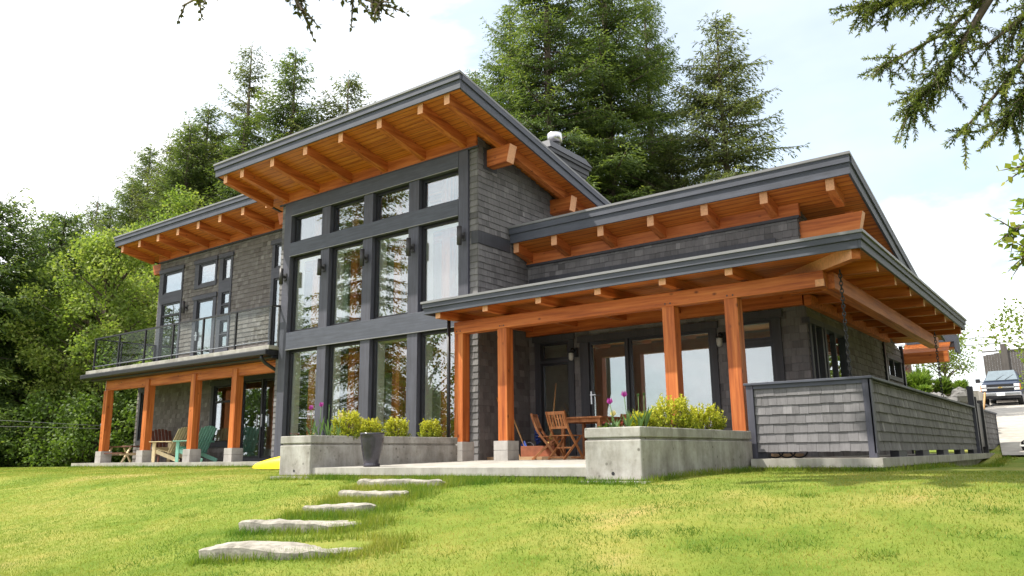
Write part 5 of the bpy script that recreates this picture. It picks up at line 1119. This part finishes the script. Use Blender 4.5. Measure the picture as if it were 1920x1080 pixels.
# timber shed posts behind the bed
ps = thing('timber_arbour', 'brown timber arbour behind the planted bed', 'arbour', (-7.6, 38, ground_z(0,38)))
for x in (-0.9, -0.3, 0.3, 0.9): MB().box(x-0.12, x+0.12, -0.1, 0.1, 0, 3.0).build('post', BARK, ps, True)
MB().box(-1.2, 1.2, -0.12, 0.12, 3.0, 3.2).build('beam', BARK, ps, True)
# neighbour roof and far fence
nr = thing('shed', 'low grey roofed shed beyond the rubble wall', 'shed', (-6.4, 50, ground_z(0,50)))
MB().box(-1.4, 0.9, 0, 3, -0.5, 1.0).build('wall', PLASTER, nr, True); MB().add([(-1.7,-0.3,1.55),(1.1,-0.3,0.2),(1.1,3.2,0.2),(-1.7,3.2,1.55),(-1.7,-0.3,1.65),(1.1,-0.3,0.3),(1.1,3.2,0.3),(-1.7,3.2,1.65)], [(0,3,2,1),(4,5,6,7),(0,1,5,4),(1,2,6,5),(2,3,7,6),(3,0,4,7)]).build('roof', FLASH, nr, True)
ff = thing('board_fence', 'dark weathered board fence behind the truck', 'fence', (-4.5, 58, ground_z(0,58)))
WB = stain('weathered_boards', (0.085, 0.075, 0.07), 2); m = MB(); rr = random.Random(9)
for i in range(40): x = -1.35+i*0.15; m.box(x, x+0.145, 0, 0.03+rr.uniform(0, 0.01), -0.5, 3.0+0.25*min(1, x/1.5+0.9)+rr.uniform(-0.02, 0.02))
m.build('boards', WB, ff, True); MB().box(-0.35, 0.0, -0.08, 0.12, -0.5, 3.65).build('post', WB, ff, True); MB().box(-1.4, 4.7, -0.04, 0.08, 3.2, 3.28).build('cap_rail', WB, ff, True)
# power lines
for zz, lb in ((6.05, 'upper power line crossing the sky at the right edge'), (5.68, 'lower power line crossing the sky at the right edge')):
    tag(MB().tube([(-16,50.5,zz-0.15),(-8,50,zz),(6,49,zz+0.05),(30,47,zz+0.8)], 0.018, 5).build('power_line', BLACK), lb, 'power line', 'power lines over the driveway')
# the truck
def truck():
    y0 = 52; t = thing('pickup_truck', 'dark blue pickup truck parked facing the house on the driveway', 'truck', (-4.62, y0, ground_z(0,y0)+0.07)); t.scale = (1, 1, 1.15)
    PAINT = plain('navy_paint', (0.022, 0.036, 0.070), 0.34, 0.06, 2); TYRE = plain('tyre_rubber', (0.02, 0.02, 0.02), 0.8); CHR = STEEL; LENS = plain('lamp_lens', (0.75, 0.75, 0.75), 0.15); ORA = plain('amber_lens', (0.75, 0.22, 0.06), 0.3); PLATE = plain('white_plate', (0.8, 0.82, 0.85), 0.4)
    def loft(secs, mi=0):      # secs: (y, [(x, z)...]) outlines, same count
        m = MB(); k = len(secs[0][1])
        for y, pl in secs: m.v += [(x, y, z) for x, z in pl]
        for i in range(len(secs)-1):
            for j in range(k): m.f.append((i*k+j, i*k+(j+1) % k, (i+1)*k+(j+1) % k, (i+1)*k+j)); m.m.append(mi); m.c.append(.5); m.sm.append(False)
        m.f.append(tuple(range(k))[::-1]); m.f.append(tuple((len(secs)-1)*k+j for j in range(k))); m.m += [mi, mi]; m.c += [.5, .5]; m.sm += [False, False]
        return m
    def sec(w, zb, zt, r=0.12, tp=0.0): return [(-w,zb),(w,zb),(w+0.02,zb+0.35*(zt-zb)),(w-tp,zt-r),(w-tp-r,zt),(-w+tp+r,zt),(-w+tp,zt-r),(-w-0.02,zb+0.35*(zt-zb))]
    loft([(0,sec(0.90,0.52,1.05)), (0.12,sec(0.96,0.45,1.12)), (1.2,sec(0.98,0.42,1.22)), (1.3,sec(0.98,0.42,1.25)), (5.3,sec(0.98,0.45,1.3))]).build('body', PAINT, t, True, 0.03)
    loft([(1.1,sec(0.90,1.2,1.26,0.03)), (1.75,sec(0.84,1.2,1.80,0.12,0.14)), (3.2,sec(0.84,1.2,1.86,0.12,0.14)), (3.6,sec(0.88,1.2,1.4,0.06,0.05))]).build('cab', PAINT, t, True, 0.03)
    MB().add([(-0.80,1.13,1.27),(0.80,1.13,1.27),(0.64,1.72,1.78),(-0.64,1.72,1.78)], [(0,1,2,3)]).xf(Matrix.Translation((0,-0.035,0.02))).build('windshield', plain('windshield_glass', (0.16, 0.20, 0.23), 0.12), t, True)
    MB().bar((-0.25,1.1,1.31), (0.15,1.42,1.56), 0.02, 0.02).bar((0.2,1.1,1.31), (0.6,1.40,1.55), 0.02, 0.02).build('wiper', BLACK, t, True)
    MB().box(-0.62, 0.62, -0.03, 0.02, 0.70, 0.82).box(-0.62, 0.62, -0.03, 0.02, 0.90, 1.02).build('grille', BLACK, t, True)
    MB().box(-0.66, 0.66, -0.05, 0.01, 0.825, 0.895).build('grille_bar', CHR, t, True, 0.01)
    MB().box(-0.10, 0.10, -0.065, -0.05, 0.845, 0.88).box(-0.05, 0.05, -0.065, -0.05, 0.83, 0.893).build('emblem', plain('gold_emblem', (0.7, 0.5, 0.15), 0.3), t, True)
    for s in (-1, 1):
        MB().box(min(s*0.66,s*0.93), max(s*0.66,s*0.93), -0.03, 0.06, 0.88, 1.02).box(min(s*0.66,s*0.92), max(s*0.66,s*0.92), -0.03, 0.06, 0.72, 0.84).build('headlight', LENS, t, True, 0.015)
        MB().box(min(s*0.92,s*0.975), max(s*0.92,s*0.975), 0.0, 0.1, 0.72, 1.02).build('indicator', ORA, t, True)
        mr = MB().box(min(s*1.08,s*1.32), max(s*1.08,s*1.32), 1.35, 1.45, 1.22, 1.42); mr.bar((s*0.92,1.4,1.25), (s*1.1,1.4,1.28), 0.05, 0.05); mr.build('mirror', BLACK, t, True, 0.03)
        for y in (0.85, 4.4):
            wl = MB().tube([(s*0.72,y,0.37),(s*0.97,y,0.37)], 0.37, 20).build('wheel', TYRE, t, True, 0.03); MB().tube([(s*0.96,y,0.37),(s*0.985,y,0.37)], 0.21, 16).build('rim', CHR, wl, True)
    MB().box(-0.97, 0.97, -0.14, 0.05, 0.45, 0.64).build('bumper', CHR, t, True, 0.04); MB().box(-0.90, 0.90, -0.1, 0.05, 0.33, 0.45).build('valance', BLACK, t, True, 0.02); MB().box(-0.2, 0.2, -0.155, -0.14, 0.46, 0.62).build('number_plate', PLATE, t, True)
truck()
pb = MB().tube([(-3.05,27.5,0.55),(-2.85,27.5,1.75)], 0.03, 6).build('leaning_pole', HND); tag(pb, 'pale wooden pole leaning up in front of the truck', 'pole')
wt_ = thing('covered_trailer', 'white covered trailer on the driveway, cut off by the right edge', 'trailer', (-0.42, 24, ground_z(0,24)+0.05))
loftm = MB(); 
for i, (z, w_, d_) in enumerate(((0.10,0.72,1.2),(0.35,0.80,1.3),(0.85,0.86,1.35),(1.05,0.82,1.3),(1.12,0.70,1.15))):
    for k in range(16): a = 2*math.pi*k/16; loftm.v.append((w_*math.copysign(abs(math.cos(a))**0.4, math.cos(a)), d_*math.copysign(abs(math.sin(a))**0.4, math.sin(a)), z))
for i in range(4):
    for k in range(16): loftm.f.append((i*16+k, i*16+(k+1) % 16, (i+1)*16+(k+1) % 16, (i+1)*16+k)); loftm.m.append(0); loftm.c.append(.5); loftm.sm.append(True)
loftm.f.append(tuple(64+k for k in range(16))); loftm.m.append(0); loftm.c.append(.5); loftm.sm.append(True)
loftm.build('cover', WHITE, wt_, True); MB().tube([(-0.6,-0.3,0.12),(-0.45,-0.3,0.12)], 0.15, 14).tube([(0.45,-0.3,0.12),(0.6,-0.3,0.12)], 0.15, 14).build('wheel', BLACK, wt_, True)
bg_ = thing('tool_bag', 'dark bag with pale straps lying on the driveway by the trailer', 'bag', (-1.62, 23.3, ground_z(0,23.3)+0.05))
MB().lathe([(0,0),(0.16,0.0),(0.19,0.08),(0.17,0.2),(0.1,0.25),(0,0.26)], n=14).build('bag_body', BLACK, bg_, True); MB().box(-0.19, 0.19, -0.2, -0.17, 0.09, 0.13).box(-0.1, 0.1, -0.19, -0.16, 0.17, 0.2).build('strap', WHITE, bg_, True)
